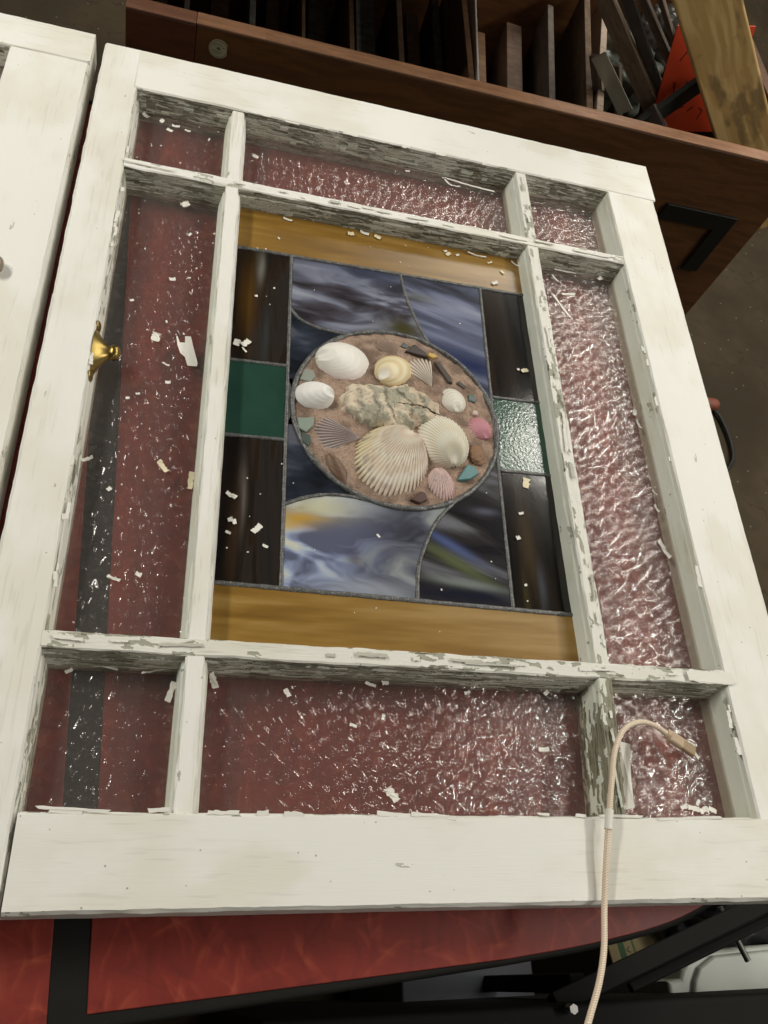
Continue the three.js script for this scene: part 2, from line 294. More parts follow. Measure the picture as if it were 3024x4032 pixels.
function stained(name, outline, paintFn, rough = 0.1, size = 176, bump = 0.00006) {
  let x0 = 9, x1 = -9, y0 = 9, y1 = -9; for (const [x, y] of outline) { x0 = Math.min(x0, x); x1 = Math.max(x1, x); y0 = Math.min(y0, y); y1 = Math.max(y1, y); }
  const map = texture(size * (x1 - x0 > 0.15 ? 4 : 2), size * 2, (u, v) => paintFn(lerp(x0, x1, u), lerp(y0, y1, v)), true, THREE.ClampToEdgeWrapping);
  const g = slab(outline, ZS, 0.003, 0.0003), uv = g.attributes.uv, p = g.attributes.position, uv1 = new Float32Array(uv.count * 2);
  for (let i = 0; i < uv.count; i++) { uv.setXY(i, (p.getX(i) - x0) / (x1 - x0), (-p.getZ(i) - y0) / (y1 - y0)); uv1[i * 2] = p.getX(i) / 0.14; uv1[i * 2 + 1] = -p.getZ(i) / 0.14; }
  g.setAttribute('uv1', new THREE.BufferAttribute(uv1, 2));
  const b = (bump > 0.00006 ? mottle : glassBump).clone(); b.channel = 1;
  return part(panel, name, g, phys({ map, roughness: rough, bumpMap: b, bumpScale: bump, ior: 1.52 }), sashBase);
}
const CX = -0.001, CY = 0, CR = 0.109;
const arc = (a0, a1, n = 24) => Array.from({ length: n + 1 }, (_, i) => { const a = lerp(a0, a1, i / n); return [CX + CR * Math.cos(a), CY + CR * Math.sin(a)]; });
const curve = (pts, n = 20) => new THREE.CatmullRomCurve3(pts.map(([x, y]) => new THREE.Vector3(x, y, 0))).getPoints(n).map((p) => [p.x, p.y]);
const ang = ([x, y]) => Math.atan2(y - CY, x - CX);
const topY = (x) => 0.1995 + 0.0112 * x, botY = (x) => -0.2043 - 0.0153 * x, lx = (y) => -0.1155 + 0.0052 * y, rx = (y) => 0.1056 + 0.0157 * y;
const c1 = curve([[lx(0.1217), 0.1217], [-0.1029, 0.1079], [-0.0854, 0.1006], [-0.0679, 0.0985], [-0.0500, 0.0970]]);
const cTR = curve([[0.0113, topY(0.0113)], [0.0158, 0.1695], [0.0278, 0.1302], [0.0400, 0.1012]]);
const cBL = curve([[lx(-0.1181), -0.1181], [-0.0958, -0.1084], [-0.0759, -0.1029], [-0.0540, -0.1020], [-0.0310, -0.1048]]);
const cBR = curve([[0.0084, botY(0.0084)], [0.0116, -0.171], [0.0206, -0.1445], [0.0319, -0.1213], [0.0524, -0.0968], [0.0626, -0.0890]]);
const EX = [-0.1795, 0.1685];
const amber = (seed) => (x, y) => { const s = 0.5 + 0.8 * (swirl(x, y, seed, 9, 75, 1.6) - 0.5), f = fbm(x * 30 + 70, y * 300 + 70, 4096, 4096, seed + 9, 3); return ramp([[0.2, [0.15, 0.078, 0.011]], [0.42, [0.215, 0.115, 0.019]], [0.55, [0.26, 0.148, 0.029]], [0.72, [0.32, 0.20, 0.060]]], clamp(s * 0.8 + f * 0.2)); };
stained('amber_glass', [[EX[0], topY(EX[0])], [EX[1], topY(EX[1])], [EX[1], 0.2665], [EX[0], 0.2665]], amber(71), 0.32);
stained('amber_glass', [[EX[0], -0.264], [EX[1], -0.264], [EX[1], botY(EX[1])], [EX[0], botY(EX[0])]], amber(72), 0.32);
const brown = (seed, gold) => (x, y) => { const s = swirl(x, y, seed, 75, 9, 1.4); let c = ramp([[0.3, [0.006, 0.005, 0.0045]], [0.5, [0.014, 0.011, 0.009]], [0.6, [0.022, 0.014, 0.009]], [0.68, [0.026, 0.021, 0.018]], [0.8, [0.018, 0.016, 0.015]]], s); for (const [cx, cy, a, b, col] of gold) c = mix3(c, col, 0.85 * blob(x + 0.01 * (s - 0.5), y, cx, cy, a, b)); return c; };
const gL = [0.0416, 0.0436], gl = [-0.0489, -0.0468];
stained('brown_glass', [[EX[0], gL[0]], [lx(gL[1]), gL[1]], [lx(0.198), topY(lx(0.198))], [EX[0], topY(EX[0])]], brown(81, [[-0.160, 0.125, 0.010, 0.055, [0.085, 0.042, 0.008]], [-0.147, 0.172, 0.004, 0.022, [0.16, 0.15, 0.13]], [-0.138, 0.08, 0.004, 0.04, [0.035, 0.04, 0.042]]]));
stained('green_glass', [[EX[0], gl[0]], [lx(gl[1]), gl[1]], [lx(gL[1]), gL[1]], [EX[0], gL[0]]], (x, y) => mix3([0.014, 0.046, 0.034], [0.024, 0.066, 0.048], swirl(x, y, 83, 30, 30, 2)), 0.15, 176, 0.00011);
stained('brown_glass', [[EX[0], botY(EX[0])], [lx(-0.202), botY(lx(-0.2))], [lx(gl[1]), gl[1]], [EX[0], gl[0]]], brown(85, [[-0.155, -0.115, 0.004, 0.035, [0.12, 0.10, 0.085]], [-0.163, -0.16, 0.005, 0.06, [0.045, 0.026, 0.014]]]));
stained('brown_glass', [[rx(0.042), 0.0415], [EX[1], 0.0432], [EX[1], topY(EX[1])], [rx(0.2), topY(rx(0.2))]], brown(87, [[0.128, 0.12, 0.012, 0.06, [0.016, 0.011, 0.008]], [0.155, 0.15, 0.006, 0.05, [0.018, 0.020, 0.022]]]));
stained('green_glass', [[rx(-0.0518), -0.0518], [EX[1], -0.0508], [EX[1], 0.0432], [rx(0.042), 0.0415]], (x, y) => mix3([0.014, 0.050, 0.030], [0.030, 0.085, 0.050], swirl(x, y, 88, 26, 26, 2)), 0.15, 176, 0.00011);
stained('brown_glass', [[rx(-0.2), botY(rx(-0.2))], [EX[1], botY(EX[1])], [EX[1], -0.0508], [rx(-0.0518), -0.0518]], brown(89, [[0.128, -0.14, 0.006, 0.05, [0.05, 0.034, 0.016]], [0.136, -0.18, 0.004, 0.022, [0.06, 0.064, 0.075]], [0.118, -0.19, 0.003, 0.025, [0.045, 0.036, 0.014]]]));
const seaTop = (x, y) => { const s = swirl(x * 1.0 + y * 0.5, y * 1.5, 91, 18, 40, 2.6); let c = ramp([[0.25, [0.026, 0.023, 0.028]], [0.40, [0.060, 0.055, 0.068]], [0.50, [0.090, 0.092, 0.125]], [0.60, [0.17, 0.18, 0.235]], [0.8, [0.28, 0.30, 0.36]]], s); c = mix3(c, [0.065, 0.058, 0.012], 0.75 * blob(x, y, 0.012, 0.118, 0.03, 0.014)); c = mix3(c, [0.05, 0.07, 0.13], 0.5 * blob(x, y, -0.02, 0.195, 0.06, 0.02)); return c; };
const seaRight = (x, y) => { const s = swirl(x, y + 0.25 * x, 93, 10, 55, 2.2); let c = ramp([[0.25, [0.022, 0.023, 0.032]], [0.40, [0.055, 0.060, 0.085]], [0.52, [0.095, 0.108, 0.17]], [0.66, [0.19, 0.21, 0.30]], [0.9, [0.30, 0.32, 0.40]]], s); c = mix3(c, [0.18, 0.20, 0.30], 0.65 * blob(x, y, 0.075, 0.115, 0.05, 0.014, -0.2)); c = mix3(c, [0.014, 0.022, 0.075], 0.9 * blob(x, y, 0.09, 0.08, 0.05, 0.022, -0.3)); c = mix3(c, [0.07, 0.068, 0.018], 0.6 * blob(x, y, 0.03, 0.168, 0.02, 0.008)); return c; };
const seaDark = (seed) => (x, y) => ramp([[0.3, [0.010, 0.012, 0.017]], [0.5, [0.020, 0.025, 0.036]], [0.62, [0.042, 0.050, 0.072]], [0.8, [0.10, 0.105, 0.13]]], swirl(x, y, seed, 20, 45, 2));
const seaLow = (x, y) => {
  const s = clamp(0.5 + 1.02 * (swirl(x + 0.3 * y, y * 1.2, 95, 20, 38, 4.2) - 0.5)), d = smooth(-0.075, -0.005, x + 0.5 * (s - 0.5) * 0.12 - 0.15 * (y + 0.15));
  const pale = ramp([[0.32, [0.10, 0.11, 0.17]], [0.43, [0.20, 0.235, 0.36]], [0.53, [0.33, 0.39, 0.52]], [0.62, [0.43, 0.47, 0.50]], [0.75, [0.54, 0.55, 0.47]]], s), dark = ramp([[0.3, [0.040, 0.038, 0.052]], [0.48, [0.085, 0.088, 0.108]], [0.6, [0.14, 0.15, 0.17]], [0.75, [0.24, 0.26, 0.28]]], s);
  let c = mix3(pale, dark, d * 0.9); c = mix3(c, [0.52, 0.50, 0.32], 0.85 * blob(x, y + 0.02 * (s - 0.5), -0.085, -0.118, 0.042, 0.016, 0.1)); c = mix3(c, [0.48, 0.29, 0.045], 0.95 * blob(x, y + 0.02 * (s - 0.5), -0.102, -0.134, 0.024, 0.0075)); c = mix3(c, [0.07, 0.055, 0.085], 0.7 * blob(x + 0.02 * (s - 0.5), y, -0.048, -0.168, 0.014, 0.008, -0.7)); c = mix3(c, [0.34, 0.37, 0.42], 0.7 * blob(x, y, -0.035, -0.198, 0.05, 0.012)); return c;
};
const seaFoot = (x, y) => { const s = swirl(x, y + 0.32 * x, 97, 9, 60, 2.4); let c = ramp([[0.3, [0.014, 0.013, 0.016]], [0.5, [0.034, 0.031, 0.032]], [0.62, [0.072, 0.070, 0.078]], [0.8, [0.15, 0.155, 0.175]]], s); const y2 = y + 0.55 * (x - 0.06); c = mix3(c, [0.08, 0.11, 0.24], 0.9 * blob(x, y2, 0.045, -0.152, 0.03, 0.006)); c = mix3(c, [0.11, 0.13, 0.06], 0.85 * blob(x, y2, 0.05, -0.168, 0.04, 0.007)); c = mix3(c, [0.22, 0.25, 0.23], 0.8 * blob(x, y + 0.1 * x, 0.06, -0.178, 0.04, 0.0045)); c = mix3(c, [0.010, 0.012, 0.026], 0.85 * blob(x, y, 0.06, -0.195, 0.07, 0.008)); c = mix3(c, [0.12, 0.125, 0.17], 0.7 * blob(x, y, 0.085, -0.103, 0.013, 0.004)); return c; };
const aL1 = ang(c1[c1.length - 1]), aTR = ang(cTR[cTR.length - 1]), aBL = ang(cBL[cBL.length - 1]) , aBR = ang(cBR[cBR.length - 1]);
stained('swirled_glass', [[lx(0.1217), 0.1217], ...c1, ...arc(aL1, aTR), ...[...cTR].reverse(), [lx(0.199), topY(lx(0.199))]], seaTop);
stained('swirled_glass', [...cTR, ...arc(aTR, 0.06), [rx(0.007), 0.007], [rx(0.2), topY(rx(0.2))]], seaRight);
stained('swirled_glass', [...[...c1].reverse(), [lx(0.03), 0.03], ...arc(Math.PI - 0.1, aL1)], seaDark(96));
stained('swirled_glass', [...arc(aBL, -Math.PI + 0.1).reverse(), ...[...cBL].reverse(), [lx(-0.03), -0.03]].reverse(), seaDark(98));
stained('swirled_glass', [...cBL, ...arc(aBL, aBR), ...[...cBR].reverse(), [lx(-0.2), botY(lx(-0.2))]], seaLow, 0.1, 300);
stained('swirled_glass', [...cBR, ...arc(aBR, -0.06), [rx(-0.007), -0.007], [rx(-0.203), botY(rx(-0.203))]], seaFoot, 0.1, 300);
// soldered lead lines between the pieces
const leadTex = texture(256, 256, (u, v) => { const a = fbm(u * 10, v * 10, 10, 10, 51, 4), b = fbm(u * 50, v * 50, 50, 50, 52, 2); return mix3(mix3([0.05, 0.05, 0.048], [0.15, 0.15, 0.145], a), [0.34, 0.34, 0.33], smooth(0.62, 0.8, b) * 0.7); });
const leadMat = std({ map: leadTex, roughness: 0.48, metalness: 0.35 });
function lead(pts, w = 0.0042, h = 0.0014, seed = 1) {
  const pos = [], uv = [], idx = [], M = 7; let d = 0;
  const fine = []; for (let i = 0; i < pts.length - 1; i++) { const l = Math.hypot(pts[i + 1][0] - pts[i][0], pts[i + 1][1] - pts[i][1]), n = Math.max(1, Math.ceil(l / 0.004)); for (let k = 0; k < n; k++) fine.push([lerp(pts[i][0], pts[i + 1][0], k / n), lerp(pts[i][1], pts[i + 1][1], k / n)]); } fine.push(pts[pts.length - 1]);
  fine.forEach((p, i) => {
    const a = fine[Math.max(0, i - 1)], b = fine[Math.min(fine.length - 1, i + 1)], l = Math.hypot(b[0] - a[0], b[1] - a[1]) || 1, nx = (b[1] - a[1]) / l, ny = -(b[0] - a[0]) / l; if (i) d += Math.hypot(p[0] - fine[i - 1][0], p[1] - fine[i - 1][1]);
    const ww = w * (0.9 + 0.3 * (vn(d / 0.006, 0, 999, 9, seed) - 0.2)), hh = h * (0.7 + 0.6 * vn(d / 0.004, 5, 999, 9, seed + 2));
    for (let k = 0; k < M; k++) { const t = (k / (M - 1)) * Math.PI, s = -Math.cos(t) * ww / 2, z = Math.sin(t) * hh - (k === 0 || k === M - 1 ? 0.0008 : 0); const q = V(p[0] + nx * s, p[1] + ny * s, ZS + z); pos.push(q.x, q.y, q.z); uv.push(d / 0.05 + seed * 0.17, k * 0.02); }
    if (i) for (let k = 0; k < M - 1; k++) { const b0 = (i - 1) * M + k; idx.push(b0, b0 + 1, b0 + M + 1, b0, b0 + M + 1, b0 + M); }
  });
  const g = new THREE.BufferGeometry(); g.setAttribute('position', new THREE.Float32BufferAttribute(pos, 3)); g.setAttribute('uv', new THREE.Float32BufferAttribute(uv, 2)); g.setIndex(idx); g.computeVertexNormals();
  return part(panel, 'lead_line', g, leadMat, sashBase);
}
[[[EX[0], topY(EX[0])], [EX[1], topY(EX[1])]], [[EX[0], botY(EX[0])], [EX[1], botY(EX[1])]], [[lx(0.199), topY(lx(0.199))], [lx(-0.202), botY(lx(-0.202))]], [[rx(0.2), topY(rx(0.2))], [rx(-0.205), botY(rx(-0.205))]],
  [[EX[0], gL[0]], [lx(gL[1]), gL[1]]], [[EX[0], gl[0]], [lx(gl[1]), gl[1]]], [[rx(0.042), 0.0415], [EX[1], 0.0432]], [[rx(-0.0518), -0.0518], [EX[1], -0.0508]], c1, cTR, cBL, cBR].forEach((l, i) => lead(l, i < 2 ? 0.0048 : 0.0040, 0.0014, i + 1));
lead(arc(0, Math.PI * 2, 96), 0.0056, 0.0026, 33);
stained('lead_fillet', [[lx(0.028) + 0.001, 0.028], [lx(-0.028) + 0.001, -0.028], ...arc(Math.PI + 0.26, Math.PI - 0.26, 10)].reverse(), () => [0.09, 0.088, 0.082], 0.5, 8);

// ---------------------------------------------------------------- shell medallion
const med = new THREE.Group(); med.name = 'shell_medallion'; sash.add(med);
const ZM = -0.0212;                                                 // level of the sand
{
  const pos = [], col = [], uv = [], idx = [], NR = 64, NA = 160;
  for (let i = 0; i <= NR; i++) for (let k = 0; k <= NA; k++) {
    const r = (i / NR) * (CR - 0.001), a = (k / NA) * Math.PI * 2, x = CX + r * Math.cos(a), y = CY + r * Math.sin(a);
    const n = fbm(x * 90 + 50, y * 90 + 50, 4096, 4096, 301, 4) - 0.5, m = fbm(x * 400 + 90, y * 400 + 90, 4096, 4096, 302, 2) - 0.5;
    const q = V(x, y, ZM + 0.0055 * n + 0.0014 * m - 0.0012 * smooth(0.098, 0.107, r)); pos.push(q.x, q.y, q.z); uv.push(x / 0.07, y / 0.07);
    if (i && k) { const b = i * (NA + 1) + k; idx.push(b - NA - 2, b - 1, b, b - NA - 2, b, b - NA - 1); }
  }
  const g = new THREE.BufferGeometry(); g.setAttribute('position', new THREE.Float32BufferAttribute(pos, 3)); g.setAttribute('uv', new THREE.Float32BufferAttribute(uv, 2)); g.setIndex(idx); g.computeVertexNormals();
  const sandTex = texture(512, 512, (u, v) => { const a = fbm(u * 5, v * 5, 5, 5, 311, 4), s = hash(Math.floor(u * 512), Math.floor(v * 512), 312), b = fbm(u * 90, v * 90, 90, 90, 313, 2); let c = mix3([0.17, 0.115, 0.082], [0.39, 0.275, 0.205], smooth(0.3, 0.7, a)); c = mix3(c, [0.10, 0.065, 0.05], 0.6 * smooth(0.55, 0.8, b)); if (s > 0.985) c = [0.55, 0.42, 0.34]; if (s < 0.012) c = [0.07, 0.05, 0.045]; return c; });
  const sandBump = texture(256, 256, (u, v) => { const h = fbm(u * 90, v * 90, 90, 90, 313, 2); return [h, h, h]; }, false);
  part(med, 'sand_bed', g, std({ map: sandTex, bumpMap: sandBump, bumpScale: 0.0008, roughness: 0.95 }), sashBase);
}
const shellMat = phys({ vertexColors: true, roughness: 0.5, clearcoat: 0.15, clearcoatRoughness: 0.4 });
const roughShell = std({ vertexColors: true, roughness: 0.85 });
function shell(name, { at, to, wid, H, ribs = 0, amp = 0.0004, fan = 0, sink = 0.002, peak = 0.35, color, grow = 0, mat = shellMat, edge = 0, label }) {
  const dx = to[0] - at[0], dy = to[1] - at[1], len = Math.hypot(dx, dy), ux = dx / len, uy = dy / len, pos = [], col = [], idx = [], NU = ribs ? Math.max(90, ribs * 6) : 80, NV = 36;
  for (let j = 0; j <= NV; j++) for (let i = 0; i <= NU; i++) {
    const u = (i / NU) * 2 - 1, v = j / NV, th = u * (fan || 1.5); let px, py;
    const rib = ribs ? Math.abs(Math.cos((u * ribs * Math.PI) / 2)) : 0, scal = ribs ? 1 + edge * (rib - 0.5) * smooth(0.8, 1, v) : 1;
    if (fan) { const R = len * v * (1 - 0.10 * u * u) * scal; px = R * Math.cos(th); py = R * Math.sin(th); } else { px = len * Math.cos(th) ** 2 * v * scal; py = wid * 0.5 * Math.sin(2 * th) * v * scal; }
    const c = fan ? Math.cos(u * 1.35) : Math.cos(th);
    let z = H * Math.pow(Math.max(0, c), 0.55) * Math.pow(1 - Math.pow(v, 2.4), 0.75) * (0.42 + 0.58 * smooth(0, peak, v));
    z += ribs ? amp * (Math.pow(rib, 0.8) - 0.5) * smooth(0.02, 0.4, v) * Math.pow(Math.max(0, c), 0.3) : 0;
    if (grow) z += 0.00012 * Math.sin(v * grow * 6.28 + 2 * vn(v * 9, u * 2 + 5, 99, 99, 5)) * smooth(0.15, 0.5, v);
    z += 0.0002 * (fbm(px * 300 + 70, py * 300 + 70, 4096, 4096, 7, 2) - 0.5);
    const q = V(at[0] + ux * px - uy * py, at[1] + 0.0042 + uy * px + ux * py, ZM + z - sink); pos.push(q.x, q.y, q.z);
    col.push(...color(u, v, rib, px, py));
    if (i && j) { const b = j * (NU + 1) + i; idx.push(b - NU - 2, b, b - 1, b - NU - 2, b - NU - 1, b); }
  }
  const g = new THREE.BufferGeometry(); g.setAttribute('position', new THREE.Float32BufferAttribute(pos, 3)); g.setAttribute('color', new THREE.Float32BufferAttribute(col, 3)); g.setIndex(idx); g.computeVertexNormals();
  const m = part(med, name, g, mat, sashBase); if (label) m.userData.label = label; return m;
}
const N2 = (x, y, s, k) => fbm(x * k + 50, y * k + 50, 4096, 4096, s, 3);
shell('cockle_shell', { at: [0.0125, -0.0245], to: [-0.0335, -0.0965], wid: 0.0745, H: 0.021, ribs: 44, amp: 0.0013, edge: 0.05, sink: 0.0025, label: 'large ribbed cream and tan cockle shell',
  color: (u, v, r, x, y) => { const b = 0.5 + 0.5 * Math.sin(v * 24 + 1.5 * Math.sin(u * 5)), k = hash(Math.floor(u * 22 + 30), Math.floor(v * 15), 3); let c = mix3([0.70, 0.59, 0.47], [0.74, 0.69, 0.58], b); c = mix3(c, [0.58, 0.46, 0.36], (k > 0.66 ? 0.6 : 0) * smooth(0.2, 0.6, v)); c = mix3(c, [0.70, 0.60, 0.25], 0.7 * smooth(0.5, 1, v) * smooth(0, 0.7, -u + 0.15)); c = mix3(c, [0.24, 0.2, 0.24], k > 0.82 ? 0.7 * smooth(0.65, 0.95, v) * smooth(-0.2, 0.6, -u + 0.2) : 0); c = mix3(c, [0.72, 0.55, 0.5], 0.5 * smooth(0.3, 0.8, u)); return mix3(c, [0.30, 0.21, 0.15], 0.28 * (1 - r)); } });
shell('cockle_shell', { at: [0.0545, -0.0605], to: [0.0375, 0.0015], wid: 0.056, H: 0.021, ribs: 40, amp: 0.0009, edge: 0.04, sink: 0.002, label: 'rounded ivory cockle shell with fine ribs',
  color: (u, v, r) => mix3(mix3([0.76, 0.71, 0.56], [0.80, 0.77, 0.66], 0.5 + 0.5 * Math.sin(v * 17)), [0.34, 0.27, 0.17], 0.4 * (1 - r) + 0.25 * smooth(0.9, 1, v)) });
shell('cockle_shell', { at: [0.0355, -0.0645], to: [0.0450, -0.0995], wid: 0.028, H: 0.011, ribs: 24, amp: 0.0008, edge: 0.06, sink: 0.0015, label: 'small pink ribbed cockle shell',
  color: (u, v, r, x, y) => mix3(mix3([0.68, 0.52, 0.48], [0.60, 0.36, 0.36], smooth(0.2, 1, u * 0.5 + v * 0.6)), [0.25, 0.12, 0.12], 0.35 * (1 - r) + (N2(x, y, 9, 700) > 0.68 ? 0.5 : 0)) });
shell('scallop_shell', { at: [0.0945, -0.0205], to: [0.0835, 0.0055], wid: 0.026, H: 0.007, ribs: 20, amp: 0.0006, edge: 0.06, sink: 0.001, label: 'tiny rose pink scallop shell', color: (u, v, r) => mix3([0.56, 0.25, 0.29], [0.36, 0.13, 0.17], 0.6 * (1 - r)) });
shell('clam_shell', { at: [-0.0875, 0.0505], to: [-0.0295, 0.0605], wid: 0.0500, H: 0.017, grow: 9, sink: 0.002, label: 'large smooth white clam shell', color: (u, v, r, x, y) => mix3(mix3([0.82, 0.80, 0.74], [0.80, 0.71, 0.68], smooth(0.6, 1, v) * smooth(-0.2, 0.6, -u)), [0.55, 0.50, 0.42], 0.35 * smooth(0.16, 0, v) + 0.12 * N2(x, y, 31, 200)) });
shell('clam_shell', { at: [-0.0685, 0.0035], to: [-0.1080, 0.0075], wid: 0.0335, H: 0.0165, grow: 6, sink: 0.0008, label: 'small thick white clam shell', color: (u, v, r, x, y) => mix3([0.86, 0.85, 0.81], [0.7, 0.68, 0.62], 0.25 * N2(x, y, 33, 300)) });
shell('clam_shell', { at: [0.0640, 0.0085], to: [0.0590, 0.0405], wid: 0.0285, H: 0.008, grow: 8, sink: 0.001, label: 'flat pale clam shell with fine rings', color: (u, v) => mix3([0.74, 0.71, 0.62], [0.62, 0.585, 0.5], 0.5 + 0.5 * Math.sin(v * 46)) });
shell('jingle_shell', { at: [-0.0205, 0.0365], to: [0.0125, 0.0685], wid: 0.0385, H: 0.0115, grow: 4, sink: 0.0008, label: 'cream yellow shell with coarse growth steps', color: (u, v, r, x, y) => mix3(mix3([0.74, 0.66, 0.45], [0.66, 0.52, 0.28], 0.5 + 0.5 * Math.sin(v * 20 + 2)), [0.80, 0.77, 0.69], smooth(0.45, 0.1, v)) });
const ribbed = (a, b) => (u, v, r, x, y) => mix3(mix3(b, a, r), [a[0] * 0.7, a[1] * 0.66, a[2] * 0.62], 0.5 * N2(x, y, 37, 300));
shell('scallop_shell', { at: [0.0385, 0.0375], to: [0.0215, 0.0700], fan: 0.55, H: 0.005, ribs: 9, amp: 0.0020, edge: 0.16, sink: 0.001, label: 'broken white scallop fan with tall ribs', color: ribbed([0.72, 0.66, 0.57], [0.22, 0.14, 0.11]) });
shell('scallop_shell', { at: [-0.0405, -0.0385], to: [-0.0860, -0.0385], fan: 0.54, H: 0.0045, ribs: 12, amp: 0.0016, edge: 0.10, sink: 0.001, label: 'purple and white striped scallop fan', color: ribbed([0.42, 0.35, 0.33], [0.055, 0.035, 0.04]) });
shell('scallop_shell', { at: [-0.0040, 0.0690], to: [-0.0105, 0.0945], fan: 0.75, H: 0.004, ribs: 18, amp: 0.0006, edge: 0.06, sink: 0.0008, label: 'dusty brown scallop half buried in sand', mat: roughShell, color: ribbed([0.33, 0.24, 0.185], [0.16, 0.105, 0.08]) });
shell('mussel_shell', { at: [-0.0745, -0.0615], to: [-0.0560, -0.0935], wid: 0.0165, H: 0.006, grow: 5, sink: 0.0012, label: 'brown pointed shell', color: (u, v) => mix3([0.12, 0.065, 0.035], [0.24, 0.15, 0.095], smooth(0.1, 0.9, Math.abs(u))) });
// oyster: terraced, ragged
{
  const pos = [], col = [], idx = [], NA = 140, NR = 46;
  const outline = [[0, 0.052], [0.35, 0.046], [0.75, 0.040], [1.15, 0.033], [1.57, 0.0255], [2.0, 0.0275], [2.4, 0.036], [2.8, 0.050], [3.14, 0.0525], [3.5, 0.047], [3.9, 0.036], [4.3, 0.0305], [4.71, 0.0285], [5.2, 0.0275], [5.7, 0.034], [6.28, 0.052]];
  for (let j = 0; j <= NR; j++) for (let i = 0; i <= NA; i++) {
    const a = (i / NA) * 6.283, v = j / NR; let R = 0; for (let k = 1; k < outline.length; k++) if (a <= outline[k][0] + 1e-3) { R = lerp(outline[k - 1][1], outline[k][1], clamp((a - outline[k - 1][0]) / (outline[k][0] - outline[k - 1][0]))); break; }
    R *= 1 + (0.14 * (vn(mod(i, NA) / 5, 0, 28, 9, 41) - 0.5) + 0.12 * (vn(mod(i, NA) / 2, 3, 70, 9, 42) - 0.5)) * smooth(0.4, 1, v); const x = 1.05 * R * v * Math.cos(a), y = 1.05 * R * v * Math.sin(a);
    const wv = 0.022 * (N2(x, y, 43, 55) - 0.5) + 0.12 * y + 0.004 * (N2(x, y, 40, 260) - 0.5), terr = (x + wv + 0.05) / 0.0155, st = terr - Math.floor(terr);
    let z = 0.0135 * Math.pow(1 - Math.pow(v, 2.6), 0.7) + 0.0019 * (1 - st) * (1 - smooth(0.85, 1, v)) + 0.0045 * (N2(x, y, 44, 120) - 0.5) + 0.0018 * (N2(x, y, 45, 420) - 0.5), rough = smooth(0.008, 0.022, x);
    z += rough * 0.0055 * (N2(x, y, 46, 260) - 0.42);
    const q = V(-0.0070 + x, 0.0072 + y, ZM - 0.0025 + z); pos.push(q.x, q.y, q.z);
    let c = mix3([0.63, 0.54, 0.41], [0.37, 0.35, 0.265], smooth(0.46, 0.66, N2(x, y, 47, 75) + 0.16 * (st < 0.35 ? 1 : 0) - 0.2 * smooth(-0.02, -0.05, x))); if (st < 0.08) c = mix3(c, [0.17, 0.14, 0.11], 0.45); c = mix3(c, [0.58, 0.47, 0.345], rough * smooth(0.42, 0.55, N2(x, y, 48, 150))); if (N2(x, y, 49, 800) > 0.68) c = mix3(c, [0.14, 0.10, 0.08], 0.5); col.push(...c);
    if (i && j) { const b = j * (NA + 1) + i; idx.push(b - NA - 2, b - 1, b, b - NA - 2, b, b - NA - 1); }
  }
  const g = new THREE.BufferGeometry(); g.setAttribute('position', new THREE.Float32BufferAttribute(pos, 3)); g.setAttribute('color', new THREE.Float32BufferAttribute(col, 3)); g.setIndex(idx); g.computeVertexNormals();
  part(med, 'oyster_shell', g, roughShell, sashBase).userData.label = 'large rough grey green oyster shell';
}
const shard = (name, pts, color, h = 0.004, rough = 0.35, label) => { const m = part(med, name, slab(pts, ZM + h - 0.001, h + 0.002, 0.0012, 3), phys({ color: rgb(...color), roughness: rough, clearcoat: 0.2, clearcoatRoughness: 0.5 }), sashBase); if (label) m.userData.label = label; };
shard('sea_glass', [[0.0100, 0.0835], [0.0360, 0.0795], [0.0335, 0.0870], [0.0215, 0.0955]], [0.035, 0.020, 0.016], 0.004, 0.3, 'dark brown triangular sea glass');
shard('sea_glass', [[0.0560, -0.0730], [0.0700, -0.0700], [0.0800, -0.0620], [0.0775, -0.0545], [0.0690, -0.0525], [0.0640, -0.0600]], [0.075, 0.20, 0.205], 0.005, 0.4, 'teal sea glass');
shard('sea_glass', [[0.0060, -0.1005], [0.0160, -0.1035], [0.0240, -0.0985], [0.0225, -0.0915], [0.0185, -0.0895]], [0.07, 0.030, 0.022], 0.004, 0.35, 'reddish brown sea glass');
shard('sea_glass', [[-0.1035, 0.0270], [-0.0930, 0.0250], [-0.0870, 0.0330], [-0.0900, 0.0410], [-0.0985, 0.0410]], [0.24, 0.26, 0.22], 0.003, 0.6, 'pale green frosted sea glass');
shard('sea_glass', [[-0.1055, -0.0205], [-0.0880, -0.0175], [-0.0890, -0.0275], [-0.0965, -0.0365], [-0.1035, -0.0330]], [0.22, 0.27, 0.22], 0.003, 0.55, 'grey green frosted sea glass');
shard('sea_glass', [[-0.1010, -0.0375], [-0.0920, -0.0385], [-0.0905, -0.0465], [-0.0945, -0.0525], [-0.1000, -0.0480]], [0.055, 0.080, 0.065], 0.003, 0.4, 'dark green sea glass');
shard('sea_glass', [[0.0775, 0.0300], [0.0850, 0.0285], [0.0880, 0.0340], [0.0845, 0.0395], [0.0785, 0.0375]], [0.06, 0.10, 0.085], 0.003, 0.35, 'round dark green sea glass');
shard('sea_glass', [[0.0045, 0.0905], [0.0125, 0.0885], [0.0165, 0.0935], [0.0100, 0.0975]], [0.08, 0.085, 0.075], 0.0025, 0.4);
shard('slate_chip', [[0.0425, 0.0745], [0.0480, 0.0765], [0.0600, 0.0580], [0.0610, 0.0490], [0.0560, 0.0500]], [0.055, 0.038, 0.025], 0.0045, 0.6, 'long dark stone sliver');
shard('slate_chip', [[0.0660, 0.0510], [0.0700, 0.0550], [0.0775, 0.0490], [0.0745, 0.0445]], [0.06, 0.042, 0.032], 0.003, 0.6);
